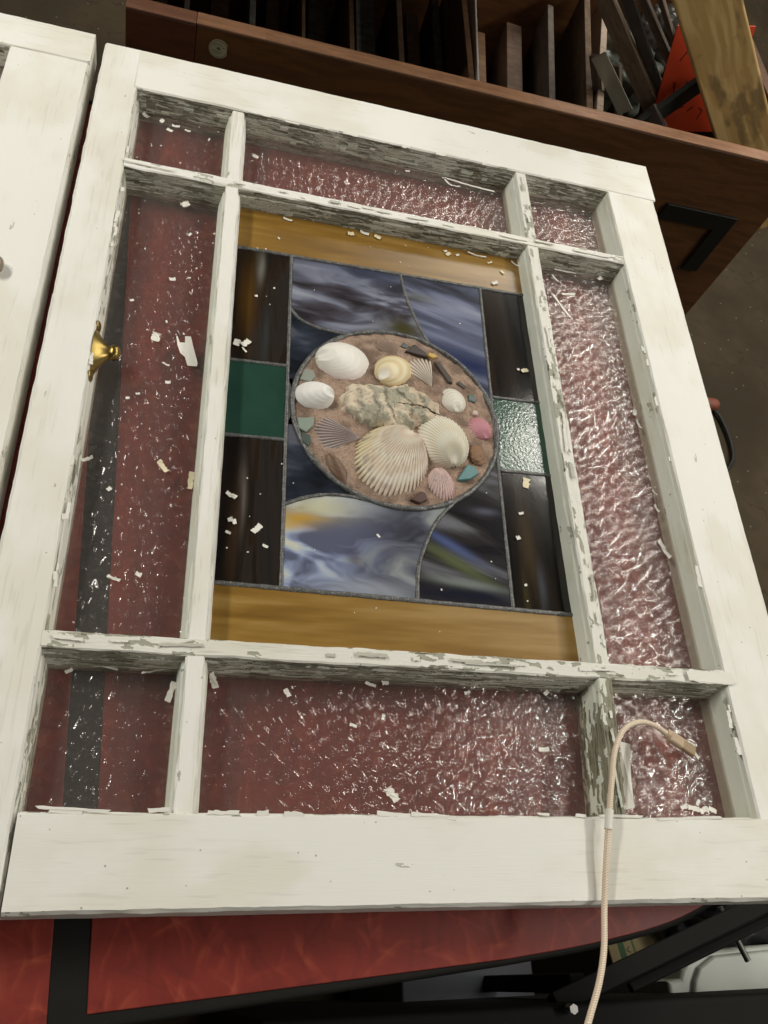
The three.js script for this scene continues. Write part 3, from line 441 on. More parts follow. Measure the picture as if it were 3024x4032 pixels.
shard('pebble', [[0.0355, 0.0825], [0.0410, 0.0800], [0.0475, 0.0825], [0.0430, 0.0865], [0.0375, 0.0875]], [0.55, 0.36, 0.08], 0.004, 0.5, 'yellow pebble');
shard('pebble', [[0.0812, 0.0125], [0.0865, 0.0120], [0.0885, 0.0165], [0.0850, 0.0190], [0.0815, 0.0175]], [0.50, 0.40, 0.34], 0.003, 0.5);
{
  const g = new THREE.IcosahedronGeometry(0.0105, 12), p = g.attributes.position; for (let i = 0; i < p.count; i++) { const v = new THREE.Vector3().fromBufferAttribute(p, i), k = 1 + 0.35 * (N2(v.x + v.z, v.y - v.z, 71, 180) - 0.5) + 0.25 * (N2(v.x - v.y, v.z, 72, 420) - 0.5); p.setXYZ(i, v.x * k * 0.85, v.y * k * 0.5, v.z * k * 1.15); }
  g.deleteAttribute('uv'); const g2 = mergeVertices(g); g2.computeVertexNormals(); const q = V(0.0815, -0.0385, ZM + 0.0008); g2.translate(q.x, q.y, q.z);
  part(med, 'coral_lump', g2, std({ color: rgb(0.24, 0.135, 0.075), roughness: 0.7 }), sashBase).userData.label = 'rusty brown coral lump';
}

// ---------------------------------------------------------------- brass pull on the left stile
{
  const brass = phys({ color: rgb(0.30, 0.215, 0.07), metalness: 1, roughness: 0.33 });
  const pos = [], idx = [], NS = 26, NA = 40;
  for (let j = 0; j <= NS; j++) for (let i = 0; i <= NA; i++) {
    const s = j / NS, a = (i / NA) * Math.PI * 2, ry = 0.027 * Math.pow(1 - s, 2.0) + 0.0058, rz = 0.0095 * Math.pow(1 - s, 1.6) + 0.0045, yc = lerp(0.016, 0.018, s), x = -0.3005 + 0.0185 * s;
    const q = V(x, yc + ry * Math.cos(a), -0.0125 + 0.004 * s + rz * Math.sin(a)); pos.push(q.x, q.y, q.z);
    if (i && j) { const b = j * (NA + 1) + i; idx.push(b - NA - 2, b, b - 1, b - NA - 2, b - NA - 1, b); }
  }
  const g = new THREE.BufferGeometry(); g.setAttribute('position', new THREE.Float32BufferAttribute(pos, 3)); g.setIndex(idx); g.computeVertexNormals();
  const m = part(sash, 'brass_pull', g, brass, sashBase); m.userData.label = 'polished brass finger pull screwed to the stile';
  const tip = new THREE.SphereGeometry(0.0072, 28, 20); tip.scale(0.85, 0.9, 1.15); const q = V(-0.2815, 0.018, -0.0085); tip.translate(q.x, q.y, q.z); part(m, 'knob', tip, brass, sashBase);
  for (const y of [-0.0135, 0.0455]) { const e = new THREE.SphereGeometry(0.0048, 18, 12); e.scale(0.9, 1.5, 1.25); const p = V(-0.3005, y, -0.008); e.translate(p.x, p.y, p.z); part(m, 'flared_end', e, brass, sashBase); }
}

// ---------------------------------------------------------------- paint chips: still clinging, and loose
const chipWhite = std({ color: rgb(0.76, 0.74, 0.675), roughness: 0.7 }), chipGrey = std({ color: rgb(0.50, 0.49, 0.42), roughness: 0.8 }), chipCream = std({ color: rgb(0.74, 0.66, 0.46), roughness: 0.7 }), chipMint = std({ color: rgb(0.62, 0.66, 0.56), roughness: 0.75 });
function flakeGeo(l, w, seed, curl = 0.4, thick = 0.0005) {         // ragged plate l x w, curling up along its length, lying on y = 0
  const r = rand(seed * 7919 + 13), n = 6 + Math.floor(r() * 4), top = [], bot = [];
  for (let i = 0; i <= n; i++) { const t = i / n - 0.5; top.push([t * l + (r() - 0.5) * l * 0.10, w * (0.30 + 0.28 * r())]); bot.push([t * l + (r() - 0.5) * l * 0.10, -w * (0.30 + 0.28 * r())]); }
  const s = new THREE.Shape([...bot, ...top.reverse()].map(([x, y]) => new THREE.Vector2(x, y)));
  const g = new THREE.ExtrudeGeometry(s, { depth: thick, bevelEnabled: false }); g.rotateX(-Math.PI / 2);
  const p = g.attributes.position, k = curl / Math.max(l, w); for (let i = 0; i < p.count; i++) p.setY(i, p.getY(i) + k * p.getZ(i) ** 2 * 2.2 + k * 0.8 * p.getX(i) ** 2);
  g.computeVertexNormals(); return g;
}
const Q = new THREE.Quaternion(), UPV = new THREE.Vector3(0, 1, 0);
function clinging(x, y, z, l, w, turn, lean, mat, seed) {           // a chip still stuck to a bar: part of the sash
  const m = new THREE.Mesh(flakeGeo(l, w, seed, 0.06, 0.0006), mat); m.name = 'paint_chip'; m.castShadow = m.receiveShadow = true;
  m.position.copy(V(x, y, z)).sub(sashBase); m.rotation.set(lean, turn, 0, 'YXZ'); sash.add(m);
}
{
  const r = rand(2024); let k = 1;
  const along = (x0, y0, x1, y1, z, n, turn, mats, lmax, out) => { for (let i = 0; i < n; i++) { const t = r(); clinging(lerp(x0, x1, t) + (r() - 0.5) * 0.003 + out[0] * r(), lerp(y0, y1, t) + (r() - 0.5) * 0.003 + out[1] * r(), z + (r() - 0.3) * 0.0009, 0.005 + lmax * r() * r(), (lmax > 0.08 ? 0.0022 : 0.0016) + 0.0026 * r(), turn + (r() - 0.5) * 0.15, (r() - 0.5) * 0.25, mats[Math.floor(r() * mats.length)], k++); } };
  const W = [chipWhite, chipWhite, chipGrey], H = Math.PI / 2;
  along(-0.29, 0.2705, 0.29, 0.2705, 0, 17, 0, W, 0.05, [0, 0]);
  along(-0.29, -0.2684, 0.29, -0.2684, 0, 17, 0, W, 0.055, [0, 0]);
  along(0.1755, 0.25, 0.1747, -0.25, -0.0004, 13, H, W, 0.04, [0.003, 0]);
  along(0.172, -0.29, 0.166, -0.385, -0.0004, 5, H + 0.07, [chipWhite, chipMint], 0.04, [0.004, 0]);
  along(0.176, 0.38, 0.1757, 0.285, -0.0004, 3, H, W, 0.02, [0, 0]);
  along(-0.28, -0.3940, 0.28, -0.3940, 0.0002, 12, 0, [chipWhite], 0.09, [0, 0.0012]);
  along(-0.29, 0.3945, 0.29, 0.3945, 0.0004, 10, 0, [chipWhite], 0.035, [0, -0.001]);
  along(-0.2995, 0.35, -0.2995, -0.36, -0.0004, 14, H, [chipWhite], 0.035, [0.0015, 0]);
  along(0.2985, 0.2, 0.2985, -0.37, -0.0022, 9, H, [chipWhite, chipMint], 0.03, [-0.002, 0]);
  clinging(0.283, -0.2690, 0.0008, 0.05, 0.0125, 0, 0, chipWhite, 900);           // broad fresh strip at the right end of the lower bar
  clinging(0.1815, -0.358, -0.004, 0.055, 0.009, 1.45, -0.5, chipWhite, 901);
  // flakes hanging on the far-facing sides of the horizontal bars
  for (let i = 0; i < 46; i++) { const up = r() < 0.4, rail = r() < 0.35, x = -0.28 + 0.56 * r(), d = r(); const y = rail ? 0.3945 - 0.0026 - 0.0022 * d : (up ? 0.2705 : -0.2684) - 0.0085 - 0.0028 * d; clinging(x, y, -0.0085 - 0.0175 * d, 0.006 + 0.026 * r() * r(), 0.003 + 0.003 * r(), (r() - 0.5) * 0.08, -1.40, r() < 0.45 ? chipWhite : r() < 0.7 ? chipMint : chipGrey, k++); }
}
const ON = { star: GLASS, stain: ZS };
function loose(on, label, group, x, y, l, w, turn, mat = chipWhite, seed = 1, curl = 0.3, name = 'paint_flake') {
  const m = new THREE.Mesh(flakeGeo(l, w, seed + 3000, curl), mat); m.name = numbered(name); m.castShadow = m.receiveShadow = true;
  m.position.copy(V(x, y, ON[on] + 0.0004)); m.rotation.y = turn; scene.add(m); tag(m, label, 'paint flake', group); return m;
}
{
  const m = loose('star', 'large jagged white paint flake lying on the left star glass pane', undefined, -0.2149, 0.0445, 0.036, 0.0155, 0, chipWhite, 1, 0.5);
  const s = new THREE.Shape([[-0.0125, 0.0175], [-0.0115, 0.0185], [-0.0085, 0.0105], [-0.0035, 0.0115], [-0.0040, 0.0195], [0.0015, 0.0195], [0.0052, 0.0060], [0.0105, -0.0125], [0.0100, -0.0160], [0.0010, -0.0168], [-0.0022, -0.0065], [-0.0070, -0.0030], [-0.0105, 0.0065]].map((p) => new THREE.Vector2(...p)));
  m.geometry = new THREE.ExtrudeGeometry(s, { depth: 0.0006, bevelEnabled: false, steps: 1 }); m.geometry.rotateX(-Math.PI / 2);
  const p = m.geometry.attributes.position; for (let i = 0; i < p.count; i++) { const d = p.getX(i) + p.getZ(i) * -0.35; p.setY(i, p.getY(i) + 14 * d * d); } m.geometry.computeVertexNormals();
}
loose('star', 'square white paint flake beside the largest flake on star glass', undefined, -0.2467, 0.0566, 0.0105, 0.0085, 1.4, chipWhite, 2);
loose('star', 'twisted yellowish paint flake on the left star glass pane', undefined, -0.2265, -0.0915, 0.013, 0.0055, -0.9, chipCream, 3, 0.8);
loose('star', 'two-toned cream paint flake against the left muntin on star glass', undefined, -0.2010, -0.1035, 0.0175, 0.0055, 1.5, chipCream, 4, 0.5);
loose('star', 'lumpy white paint crumb on the left star glass pane', undefined, -0.2335, 0.2465, 0.009, 0.007, 0.6, chipWhite, 5, 0.9);
loose('star', 'long thin paint splinter on the upper middle star glass pane', undefined, 0.1145, 0.3815, 0.062, 0.0028, -0.09, chipWhite, 6, 0.05);
loose('star', 'angled white splinter leaning by the right muntin, longer of two', undefined, 0.2147, 0.1985, 0.039, 0.0032, -1.06, chipWhite, 7, 0.05);
loose('star', 'straight white splinter along the upper end of the right pane', undefined, 0.2295, 0.2580, 0.029, 0.0028, -0.02, chipWhite, 8, 0.05);
loose('star', 'white paint crumb at the upper corner of the right star pane', undefined, 0.2756, 0.2545, 0.006, 0.0055, 0.5, chipWhite, 9, 0.9);
loose('star', 'pointed white paint sliver against the right stile on star glass', undefined, 0.2830, -0.124, 0.022, 0.0055, -1.15, chipWhite, 10, 0.4);
loose('star', 'bent white paint flake on the lower middle star glass pane', undefined, -0.0225, -0.3742, 0.0125, 0.0075, -0.9, chipWhite, 11, 0.5);
loose('star', 'branched white paint scrap in the corner of the lower middle pane', undefined, -0.1690, -0.2880, 0.0135, 0.0055, -1.2, chipWhite, 12, 0.8);
loose('star', 'upright pale paint flake on the lower left star pane', undefined, -0.2018, -0.2989, 0.0165, 0.0052, 1.35, chipWhite, 13, 0.4);
const lo = (label, group, on, list) => list.forEach(([x, y, l, w, t, c], i) => loose(on, label, group, x, y, l, w, t, c ? chipCream : chipWhite, 100 + i + Math.round(x * 900), 0.4));
lo('small white paint flake on the left star glass pane', 'small flakes on the left star pane', 'star', [[-0.2374, 0.1368, 0.0065, 0.0045, 0.3], [-0.2341, 0.0258, 0.0075, 0.002, -0.4], [-0.2305, 0.0043, 0.005, 0.004, 0.1], [-0.2920, -0.0915, 0.0105, 0.0035, 0.5], [-0.2563, -0.2042, 0.0115, 0.003, -0.3], [-0.2366, -0.1991, 0.0052, 0.004, -0.4], [-0.2696, -0.1197, 0.0042, 0.004, 0.9], [-0.2740, 0.10, 0.004, 0.003, 0.4], [-0.2250, 0.205, 0.005, 0.0024, 1.0], [-0.2650, -0.02, 0.0035, 0.003, 0.2]]);
lo('small white paint flake on the upper left star pane', 'flakes on the upper left star pane', 'star', [[-0.2890, 0.3830, 0.009, 0.005, -0.8], [-0.2700, 0.3790, 0.0062, 0.005, 1.2], [-0.2540, 0.3755, 0.009, 0.004, 0.1], [-0.2400, 0.3720, 0.007, 0.003, -0.1], [-0.2600, 0.3660, 0.007, 0.0045, -0.3], [-0.2150, 0.3640, 0.005, 0.002, 1.3]]);
lo('short white paint splinter on the upper middle star pane', 'splinters on the upper middle star pane', 'star', [[-0.1600, 0.3511, 0.0075, 0.0048, -0.5], [0.0840, 0.3770, 0.014, 0.0026, -0.8], [0.0790, 0.3850, 0.006, 0.002, 0.3], [0.0950, 0.3740, 0.009, 0.002, 0.1], [0.0300, 0.3830, 0.006, 0.003, 0.2]]);
lo('short white paint flake on the right star pane', 'flakes on the right star pane', 'star', [[0.2270, 0.2185, 0.019, 0.0032, 0.25], [0.2130, 0.2420, 0.012, 0.002, -1.0], [0.2840, 0.05, 0.008, 0.005, 1.2], [0.2860, 0.035, 0.012, 0.003, -1.3], [0.2870, -0.055, 0.008, 0.002, -0.9], [0.2850, -0.075, 0.010, 0.0028, -1.2]]);
lo('small white paint flake on the lower middle star pane', 'flakes on the lower middle star pane', 'star', [[-0.1089, -0.2946, 0.0075, 0.0042, -1.1], [-0.0534, -0.3195, 0.0058, 0.003, -0.3], [0.1161, -0.3346, 0.0098, 0.0042, 0.1], [-0.0244, -0.2820, 0.0062, 0.0045, 0.2], [-0.0376, -0.2840, 0.0098, 0.0028, -0.3], [-0.0272, -0.3116, 0.005, 0.003, 1.3], [0.05, -0.287, 0.006, 0.003, 0.4], [0.1260, -0.2840, 0.006, 0.004, 0.7]]);
lo('white paint scrap on the lower right star pane', 'scraps on the lower right star pane', 'star', [[0.2450, -0.3810, 0.008, 0.004, 0.4], [0.2540, -0.3820, 0.011, 0.005, -0.2], [0.2640, -0.3835, 0.009, 0.005, 0.3], [0.2730, -0.3830, 0.008, 0.004, -0.5], [0.2600, -0.3770, 0.006, 0.003, 0.9], [0.2540, -0.3210, 0.010, 0.0025, -1.2]]);
lo('thin white paint sliver on the lower left star pane', 'slivers on the lower left star pane', 'star', [[-0.2175, -0.2820, 0.018, 0.0018, 0.25], [-0.2800, -0.2850, 0.006, 0.003, 0.5], [-0.2500, -0.2810, 0.012, 0.0015, -0.2]]);
lo('cream paint crumb on the upper amber glass', 'crumbs on the upper amber glass', 'stain', [[-0.0463, 0.2488, 0.0075, 0.0055, 0.1, 1], [-0.0301, 0.2545, 0.0105, 0.0045, -0.3], [-0.0145, 0.2520, 0.0080, 0.0055, -0.5, 1], [0.0694, 0.2500, 0.0045, 0.003, 0.4], [0.0725, 0.2455, 0.0065, 0.0045, 0.8, 1], [0.0844, 0.2470, 0.0045, 0.003, 0.4], [0.1100, 0.2530, 0.024, 0.0022, -0.1], [0.1600, 0.2500, 0.013, 0.0024, -0.6], [0.1256, 0.2448, 0.0068, 0.0024, 0.5, 1], [0.1404, 0.2323, 0.0055, 0.0035, -0.7, 1], [0.1284, 0.2120, 0.0082, 0.0048, 0.5], [-0.1200, 0.2530, 0.010, 0.003, -0.2]]);
lo('white paint flake on the upper left brown glass', 'flakes on the upper left brown glass', 'stain', [[-0.1592, 0.0642, 0.0098, 0.0068, 0.9], [-0.1680, 0.0630, 0.0085, 0.007, 1.4], [-0.1600, 0.0555, 0.0075, 0.0018, -0.9], [-0.1510, 0.1300, 0.003, 0.003, 0]]);
loose('stain', 'rectangular white paint chip on the lower left brown glass', undefined, -0.1397, -0.1466, 0.0105, 0.0058, 0.9, chipWhite, 60, 0.05);
lo('small white paint flake on the lower left brown glass', 'flakes on the lower left brown glass', 'stain', [[-0.1640, -0.1150, 0.010, 0.0042, -0.5], [-0.1640, -0.1400, 0.0045, 0.0045, 0.3], [-0.1600, -0.1420, 0.0035, 0.005, 0.2], [-0.1316, -0.1634, 0.0055, 0.0028, -0.4], [-0.1650, -0.1530, 0.005, 0.0025, -0.4]]);
loose('stain', 'cream rectangular paint chip on the lower right brown glass', undefined, 0.1336, -0.0640, 0.0118, 0.0078, 1.35, chipCream, 61, 0.05);
lo('tiny white paint flake on the lower right brown glass', 'flakes on the lower right brown glass', 'stain', [[0.1163, -0.1294, 0.005, 0.0042, 0.4], [0.1230, -0.1010, 0.0052, 0.003, 0.3], [0.1180, -0.1800, 0.0028, 0.0028, 0.3]]);
lo('pale paint flake on the upper right brown glass', 'flakes on the upper right brown glass', 'stain', [[0.1505, 0.0845, 0.0085, 0.0055, 0.4, 1], [0.1430, 0.0850, 0.003, 0.003, 0]]);
{ // countless crumbs of paint
  const r = rand(88), geos = [];
  for (let i = 0; i < 120; i++) { let x, y, z; if (r() < 0.62) { const a = r() < 0.55 ? [-0.293, -0.195] : r() < 0.5 ? [0.186, 0.29] : [-0.17, 0.16]; x = lerp(a[0], a[1], r()); y = a[0] === -0.17 ? (r() < 0.5 ? lerp(-0.385, -0.285, r()) : lerp(0.29, 0.385, r())) : (r() < 0.2 ? lerp(0.286, 0.385, r()) : lerp(-0.255, 0.255, r())); z = GLASS; } else { x = lerp(-0.168, 0.158, r()); y = lerp(-0.252, 0.252, r()); if (Math.hypot(x, y) < 0.115) continue; z = ZS; }
    const s = 0.0007 + 0.0016 * r() * r(), g = new THREE.BoxGeometry(s * (1 + r()), 0.0004, s); g.rotateY(r() * 6); const p = V(x, y, z + 0.0004); g.translate(p.x, p.y, p.z); geos.push(g); }
  const m = single('paint_crumbs', mergeGeometries(geos), chipWhite, 'fine white paint crumbs scattered over the glass', 'paint crumbs'); m.userData.kind = 'stuff';
}

// ---------------------------------------------------------------- the other sash, at the left
{
  const b = V(-0.55, 0.0, -THICK), s2 = thing('window_sash', b, 'plain white window sash on the table, with no stained glass', 'window sash');
  const bar = (...a) => { const [g, m] = sweepBar(...a); return part(s2, a[4], g, m, b); };
  bar([-0.4395, 0.4195], [-0.4385, -0.44], frameProfile(0.0845, 'clean', 'light', 'mid').map(([s, z, m]) => [s, z, m]), { seed: 41 }, 'stile');
  bar([-0.8, 0.4185], [-0.3548, 0.4205], frameProfile(0.056, 'clean', 'light', 'mid'), { seed: 42, z0: 0.0008, z1: 0.0008 }, 'rail');
  bar([-0.355, -0.44], [-0.8, -0.44], frameProfile(0.06, 'clean', 'light', 'mid'), { seed: 43 }, 'rail');
  bar([-0.75, -0.44], [-0.75, 0.418], frameProfile(0.05, 'clean', 'light', 'mid'), { seed: 44 }, 'stile');
  pane(s2, 'star_glass_pane', -0.748, -0.4455, -0.438, 0.4165, GLASS, 0.003, starGlass, STAR, 0.3, 0.7);
  const k = new THREE.SphereGeometry(0.0062, 20, 14), p = V(-0.3945, 0.0905, 0.006); k.scale(1, 1, 1.5); k.translate(p.x, p.y, p.z);
  const kn = part(s2, 'latch_knob', k, std({ color: rgb(0.30, 0.25, 0.19), metalness: 0.7, roughness: 0.45 }), b);
  const st = new THREE.CylinderGeometry(0.003, 0.0045, 0.008, 14), q = V(-0.3945, 0.0905, 0.003); st.translate(q.x, q.y, q.z); part(kn, 'stem', st, std({ color: rgb(0.3, 0.25, 0.19), metalness: 0.7, roughness: 0.5 }), b);
}

// ---------------------------------------------------------------- brown chest behind the table, and what stands in it
function grainTex(seed, a, b, c, w = 512, h = 512) { return texture(w, h, (u, v) => { const q = fbm(u * 5, v * 4, 5, 4, seed, 3), s = fbm(u * 7 + q * 0.5, v * 60 + q * 3, 1024, 1024, seed + 2, 4), f = fbm(u * 30, v * 240, 30, 240, seed + 4, 2); return mix3(mix3(a, b, smooth(0.3, 0.7, s)), c, 0.5 * smooth(0.55, 0.8, f)); }); }
const chestWood = std({ map: grainTex(901, [0.072, 0.028, 0.009], [0.100, 0.041, 0.013], [0.050, 0.019, 0.006]), roughness: 0.45 });
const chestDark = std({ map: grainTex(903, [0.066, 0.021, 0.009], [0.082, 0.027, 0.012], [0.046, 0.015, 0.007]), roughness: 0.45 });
const chestRim = std({ map: grainTex(905, [0.25, 0.125, 0.065], [0.33, 0.17, 0.09], [0.20, 0.095, 0.05]), roughness: 0.6 });
function boxAt(x0, x1, y0, y1, z0, z1, k = 0.5, r = 0.0015) { const g = new RoundedBoxGeometry(x1 - x0, z1 - z0, y1 - y0, 2, Math.min(r, (x1 - x0) / 3, (y1 - y0) / 3, (z1 - z0) / 3)); const c = V((x0 + x1) / 2, (y0 + y1) / 2, (z0 + z1) / 2), uv = g.attributes.uv, p = g.attributes.position, n = g.attributes.normal; for (let i = 0; i < uv.count; i++) { const ay = Math.abs(n.getY(i)), ax = Math.abs(n.getX(i)); uv.setXY(i, (ax > 0.7 ? p.getZ(i) : p.getX(i)) / k, (ay > 0.7 ? p.getZ(i) : p.getY(i)) / k); } g.translate(c.x, c.y, c.z); return g; }
{
  const b = V(0.2, 0.86, -TOP), c = thing('wooden_chest', b, 'open-topped brown wooden chest behind the table, holding boards on edge', 'chest');
  const y0 = 0.628, y1 = 0.652, zt = -0.05;
  part(c, 'front_board', boxAt(-0.246, 0.739, y0, y1, -TOP + 0.001, zt - 0.004), chestWood);
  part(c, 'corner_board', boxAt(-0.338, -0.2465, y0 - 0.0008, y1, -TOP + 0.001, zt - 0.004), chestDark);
  part(c, 'rim', boxAt(-0.246, 0.740, y0 - 0.0006, y1 + 0.0006, zt - 0.0038, zt, 0.4), chestRim);
  part(c, 'rim', boxAt(-0.338, -0.2465, y0 - 0.0012, y1 + 0.0006, zt - 0.0038, zt - 0.0004, 0.4), std({ map: grainTex(907, [0.17, 0.075, 0.045], [0.21, 0.095, 0.055], [0.12, 0.05, 0.03]), roughness: 0.6 }));
  part(c, 'side_board', boxAt(-0.338, -0.318, y1 + 0.0005, 1.1, -TOP + 0.001, zt), chestWood);
  part(c, 'side_board', boxAt(0.719, 0.739, y1 + 0.0005, 1.1, -TOP + 0.001, zt), chestWood);
  part(c, 'back_board', boxAt(-0.338, 0.739, 1.1005, 1.12, -TOP + 0.001, zt), chestWood);
  part(c, 'bottom_board', boxAt(-0.317, 0.718, y1 + 0.001, 1.0995, -0.74, -0.72), chestWood);
  const br = new THREE.Shape([[0.548, -0.164], [0.684, -0.164], [0.684, -0.288], [0.655, -0.288], [0.655, -0.193], [0.545, -0.193]].map((p) => new THREE.Vector2(...p)));
  const bg = new THREE.ExtrudeGeometry(br, { depth: 0.004, bevelEnabled: true, bevelSize: 0.001, bevelThickness: 0.001, bevelSegments: 2 }); bg.translate(0, TOP, -y0 + 0.001);
  part(c, 'corner_bracket', bg, std({ color: rgb(0.012, 0.011, 0.010), roughness: 0.4, metalness: 0.4 })).userData.label = 'black metal corner bracket';
  const cv = document.createElement('canvas'); cv.width = cv.height = 128; const x = cv.getContext('2d'); x.fillStyle = '#8a8468'; x.fillRect(0, 0, 128, 128); x.fillStyle = '#3a3428'; x.fillRect(50, 58, 26, 8); x.fillRect(60, 50, 8, 22); for (const [a, d, w] of [[24, 34, 52], [20, 46, 20], [84, 46, 22], [22, 82, 66], [34, 94, 44]]) x.fillRect(a, d, w, 3); x.strokeStyle = '#5d573f'; x.lineWidth = 4; x.beginPath(); x.arc(64, 64, 56, 0, 7); x.stroke();
  const tx = new THREE.CanvasTexture(cv); tx.colorSpace = THREE.SRGBColorSpace; tx.magFilter = THREE.LinearFilter;
  const sh = new THREE.Shape(); sh.absarc(0, 0, 0.0135, 0.75, Math.PI * 2 - 0.3, false); const sg = new THREE.ExtrudeGeometry(sh, { depth: 0.0004, bevelEnabled: false, curveSegments: 32 }); { const uv = sg.attributes.uv, p = sg.attributes.position; for (let i = 0; i < uv.count; i++) uv.setXY(i, p.getX(i) / 0.027 + 0.5, p.getY(i) / 0.027 + 0.5); }
  sg.rotateZ(-0.2); sg.translate(-0.214, TOP - 0.080, -y0 + 0.0003); part(c, 'round_sticker', sg, std({ map: tx, roughness: 0.6 })).userData.label = 'round printed paper sticker';
}
const darkBoards = [[0.105, 0.066, 0.038], [0.090, 0.070, 0.054], [0.125, 0.068, 0.034], [0.095, 0.090, 0.078], [0.085, 0.050, 0.030]].map((c, i) => phys({ map: grainTex(920 + i * 3, c, c.map((k) => k * 1.5), c.map((k) => k * 0.6), 128, 128), roughness: 0.7, specularIntensity: 0.6 }));
single('added_shade_shelf', boxAt(-0.80, 0.360, 0.672, 1.30, 0.135, 0.160, 0.5), chestWood, 'added brown shelf board out of view, shading the boards in the chest', 'shelf');  // added unseen board, put over the chest only to keep its inside dark
function standing(x, xf, thick, ztop, mat, label, group, y0 = 0.662, y1 = 1.06, name = 'stored_board') { // a board on edge in the chest, running away from its front
  const g = boxAt(-thick / 2, thick / 2, 0, y1 - y0, -0.719, ztop, 0.4), a = Math.atan2(xf - x, y1 - y0); const p = V(0, 0, 0); g.translate(-0, 0, 0); g.rotateY(-a); g.translate(x, 0, -y0);
  return single(name, g, mat, label, 'board', group);
}
[[-0.300, 0.020, -0.16], [-0.262, 0.008, -0.12], [-0.210, 0.030, -0.20], [-0.165, 0.010, -0.13], [-0.128, 0.022, -0.18], [-0.090, 0.006, -0.11], [-0.050, 0.030, -0.21], [-0.012, 0.008, -0.12], [0.030, 0.034, -0.19], [0.075, 0.010, -0.14], [0.118, 0.024, -0.20], [0.1475, 0.014, -0.16], [0.1655, 0.010, -0.079]].forEach(([x, t, z], i) => standing(x, x + 0.002 + x * 0.06, t, z, darkBoards[i % 5], 'brown board standing on edge in the shaded chest, left of the white sheet', 'boards left of the white sheet'));
standing(0.1745, 0.204, 0.0035, -0.078, std({ color: rgb(0.62, 0.58, 0.53), roughness: 0.7 }), 'thin white sheet standing on edge among the boards in the chest', undefined);
[[0.215, 0.050, -0.20], [0.275, 0.030, -0.17], [0.318, 0.012, -0.12], [0.343, 0.014, -0.20], [0.3625, 0.012, -0.079]].forEach(([x, t, z], i) => standing(x, x + 0.03 + (x - 0.2) * 0.2, t, z, darkBoards[(i * 2 + 2) % 5], 'brown board on edge between the white sheet and the pale plank', 'boards right of the white sheet'));
standing(0.3765, 0.462, 0.012, -0.075, std({ map: grainTex(941, [0.36, 0.27, 0.20], [0.43, 0.33, 0.25], [0.25, 0.18, 0.13], 128, 128), roughness: 0.75 }), 'pale plank standing on edge beside the leaning scrap wood', undefined, 0.662, 1.06, 'pale_plank');
function beam(name, a, b, w, t, mat, label, category, group, roll = 0) { // a straight piece from a to b (plan coordinates), w wide, t thick
  const A = V(...a), B = V(...b), l = A.distanceTo(B), g = new RoundedBoxGeometry(w, l, t, 2, Math.min(w, t) * 0.12), uv = g.attributes.uv, p = g.attributes.position; for (let i = 0; i < uv.count; i++) uv.setXY(i, p.getY(i) / 0.35, (p.getX(i) + p.getZ(i)) / 0.2);
  g.rotateY(roll); Q.setFromUnitVectors(UPV, B.clone().sub(A).normalize()); g.applyQuaternion(Q); g.translate((A.x + B.x) / 2, (A.y + B.y) / 2, (A.z + B.z) / 2);
  return single(name, g, mat, label, category, group);
}
const pine = texture(512, 512, (u, v) => { const q = fbm(u * 3, v * 3, 3, 3, 951, 3), kn = blob(u, v, 0.55, 0.62, 0.03, 0.05), s = fbm(u * 4 + q, (v + 0.06 * kn) * 26 + q * 5, 1024, 1024, 952, 3), d = fbm(u * 6, v * 8, 6, 8, 953, 4); let c = mix3([0.40, 0.25, 0.085], [0.54, 0.37, 0.15], smooth(0.3, 0.7, s)); c = mix3(c, [0.15, 0.10, 0.04], 0.75 * smooth(0.55, 0.72, d)); return mix3(c, [0.10, 0.07, 0.05], kn * 0.8); });
beam('lumber_post', [0.805, 0.705, -0.209], [0.285, 0.705, 0.270], 0.086, 0.038, std({ map: pine, roughness: 0.7 }), 'stained pine post leaning out of the brown chest', 'lumber', undefined, 0.0);
const scrap = [std({ map: grainTex(961, [0.10, 0.075, 0.055], [0.17, 0.13, 0.10], [0.05, 0.035, 0.025], 128, 128), roughness: 0.7 }), std({ map: grainTex(964, [0.20, 0.145, 0.095], [0.28, 0.205, 0.14], [0.10, 0.07, 0.045], 128, 128), roughness: 0.7 })];
beam('scrap_strip', [0.320, 0.82, 0.06], [0.560, 0.76, -0.14], 0.028, 0.012, scrap[1], 'tan wooden scrap strip leaning beside the pale plank', 'scrap wood');
[[0.335, 0.84, 0.075, 0.57, 0.80, -0.12, 0.014], [0.36, 0.86, 0.085, 0.59, 0.82, -0.10, 0.012], [0.35, 0.80, 0.10, 0.56, 0.79, -0.07, 0.01], [0.40, 0.79, 0.09, 0.56, 0.78, -0.06, 0.009], [0.36, 0.76, -0.03, 0.47, 0.74, -0.20, 0.014], [0.40, 0.75, -0.03, 0.51, 0.735, -0.22, 0.012]].forEach(([a, b, c, d, e, f, w]) => beam('scrap_strip', [a, b, c], [d, e, f], w, 0.008, scrap[0], 'dark brown scrap strip in the bundle beside the pale plank', 'scrap wood', 'dark scrap strips by the pale plank', 0.5));
beam('metal_strip', [0.360, 0.745, -0.02], [0.447, 0.735, -0.092], 0.024, 0.003, std({ map: texture(64, 64, (u, v) => mix3([0.30, 0.28, 0.21], [0.48, 0.46, 0.38], fbm(u * 8, v * 8, 8, 8, 966, 2))), metalness: 0.5, roughness: 0.4 }), 'short dull galvanised metal strip below the scrap strips', 'metal strip');
beam('glazing_strip', [0.375, 0.800, 0.055], [0.520, 0.775, -0.085], 0.020, 0.006, phys({ color: rgb(0.14, 0.13, 0.13), roughness: 0.18, metalness: 0.6 }), 'glossy grey metal glazing strip catching the light', 'metal strip', undefined, 0.3);
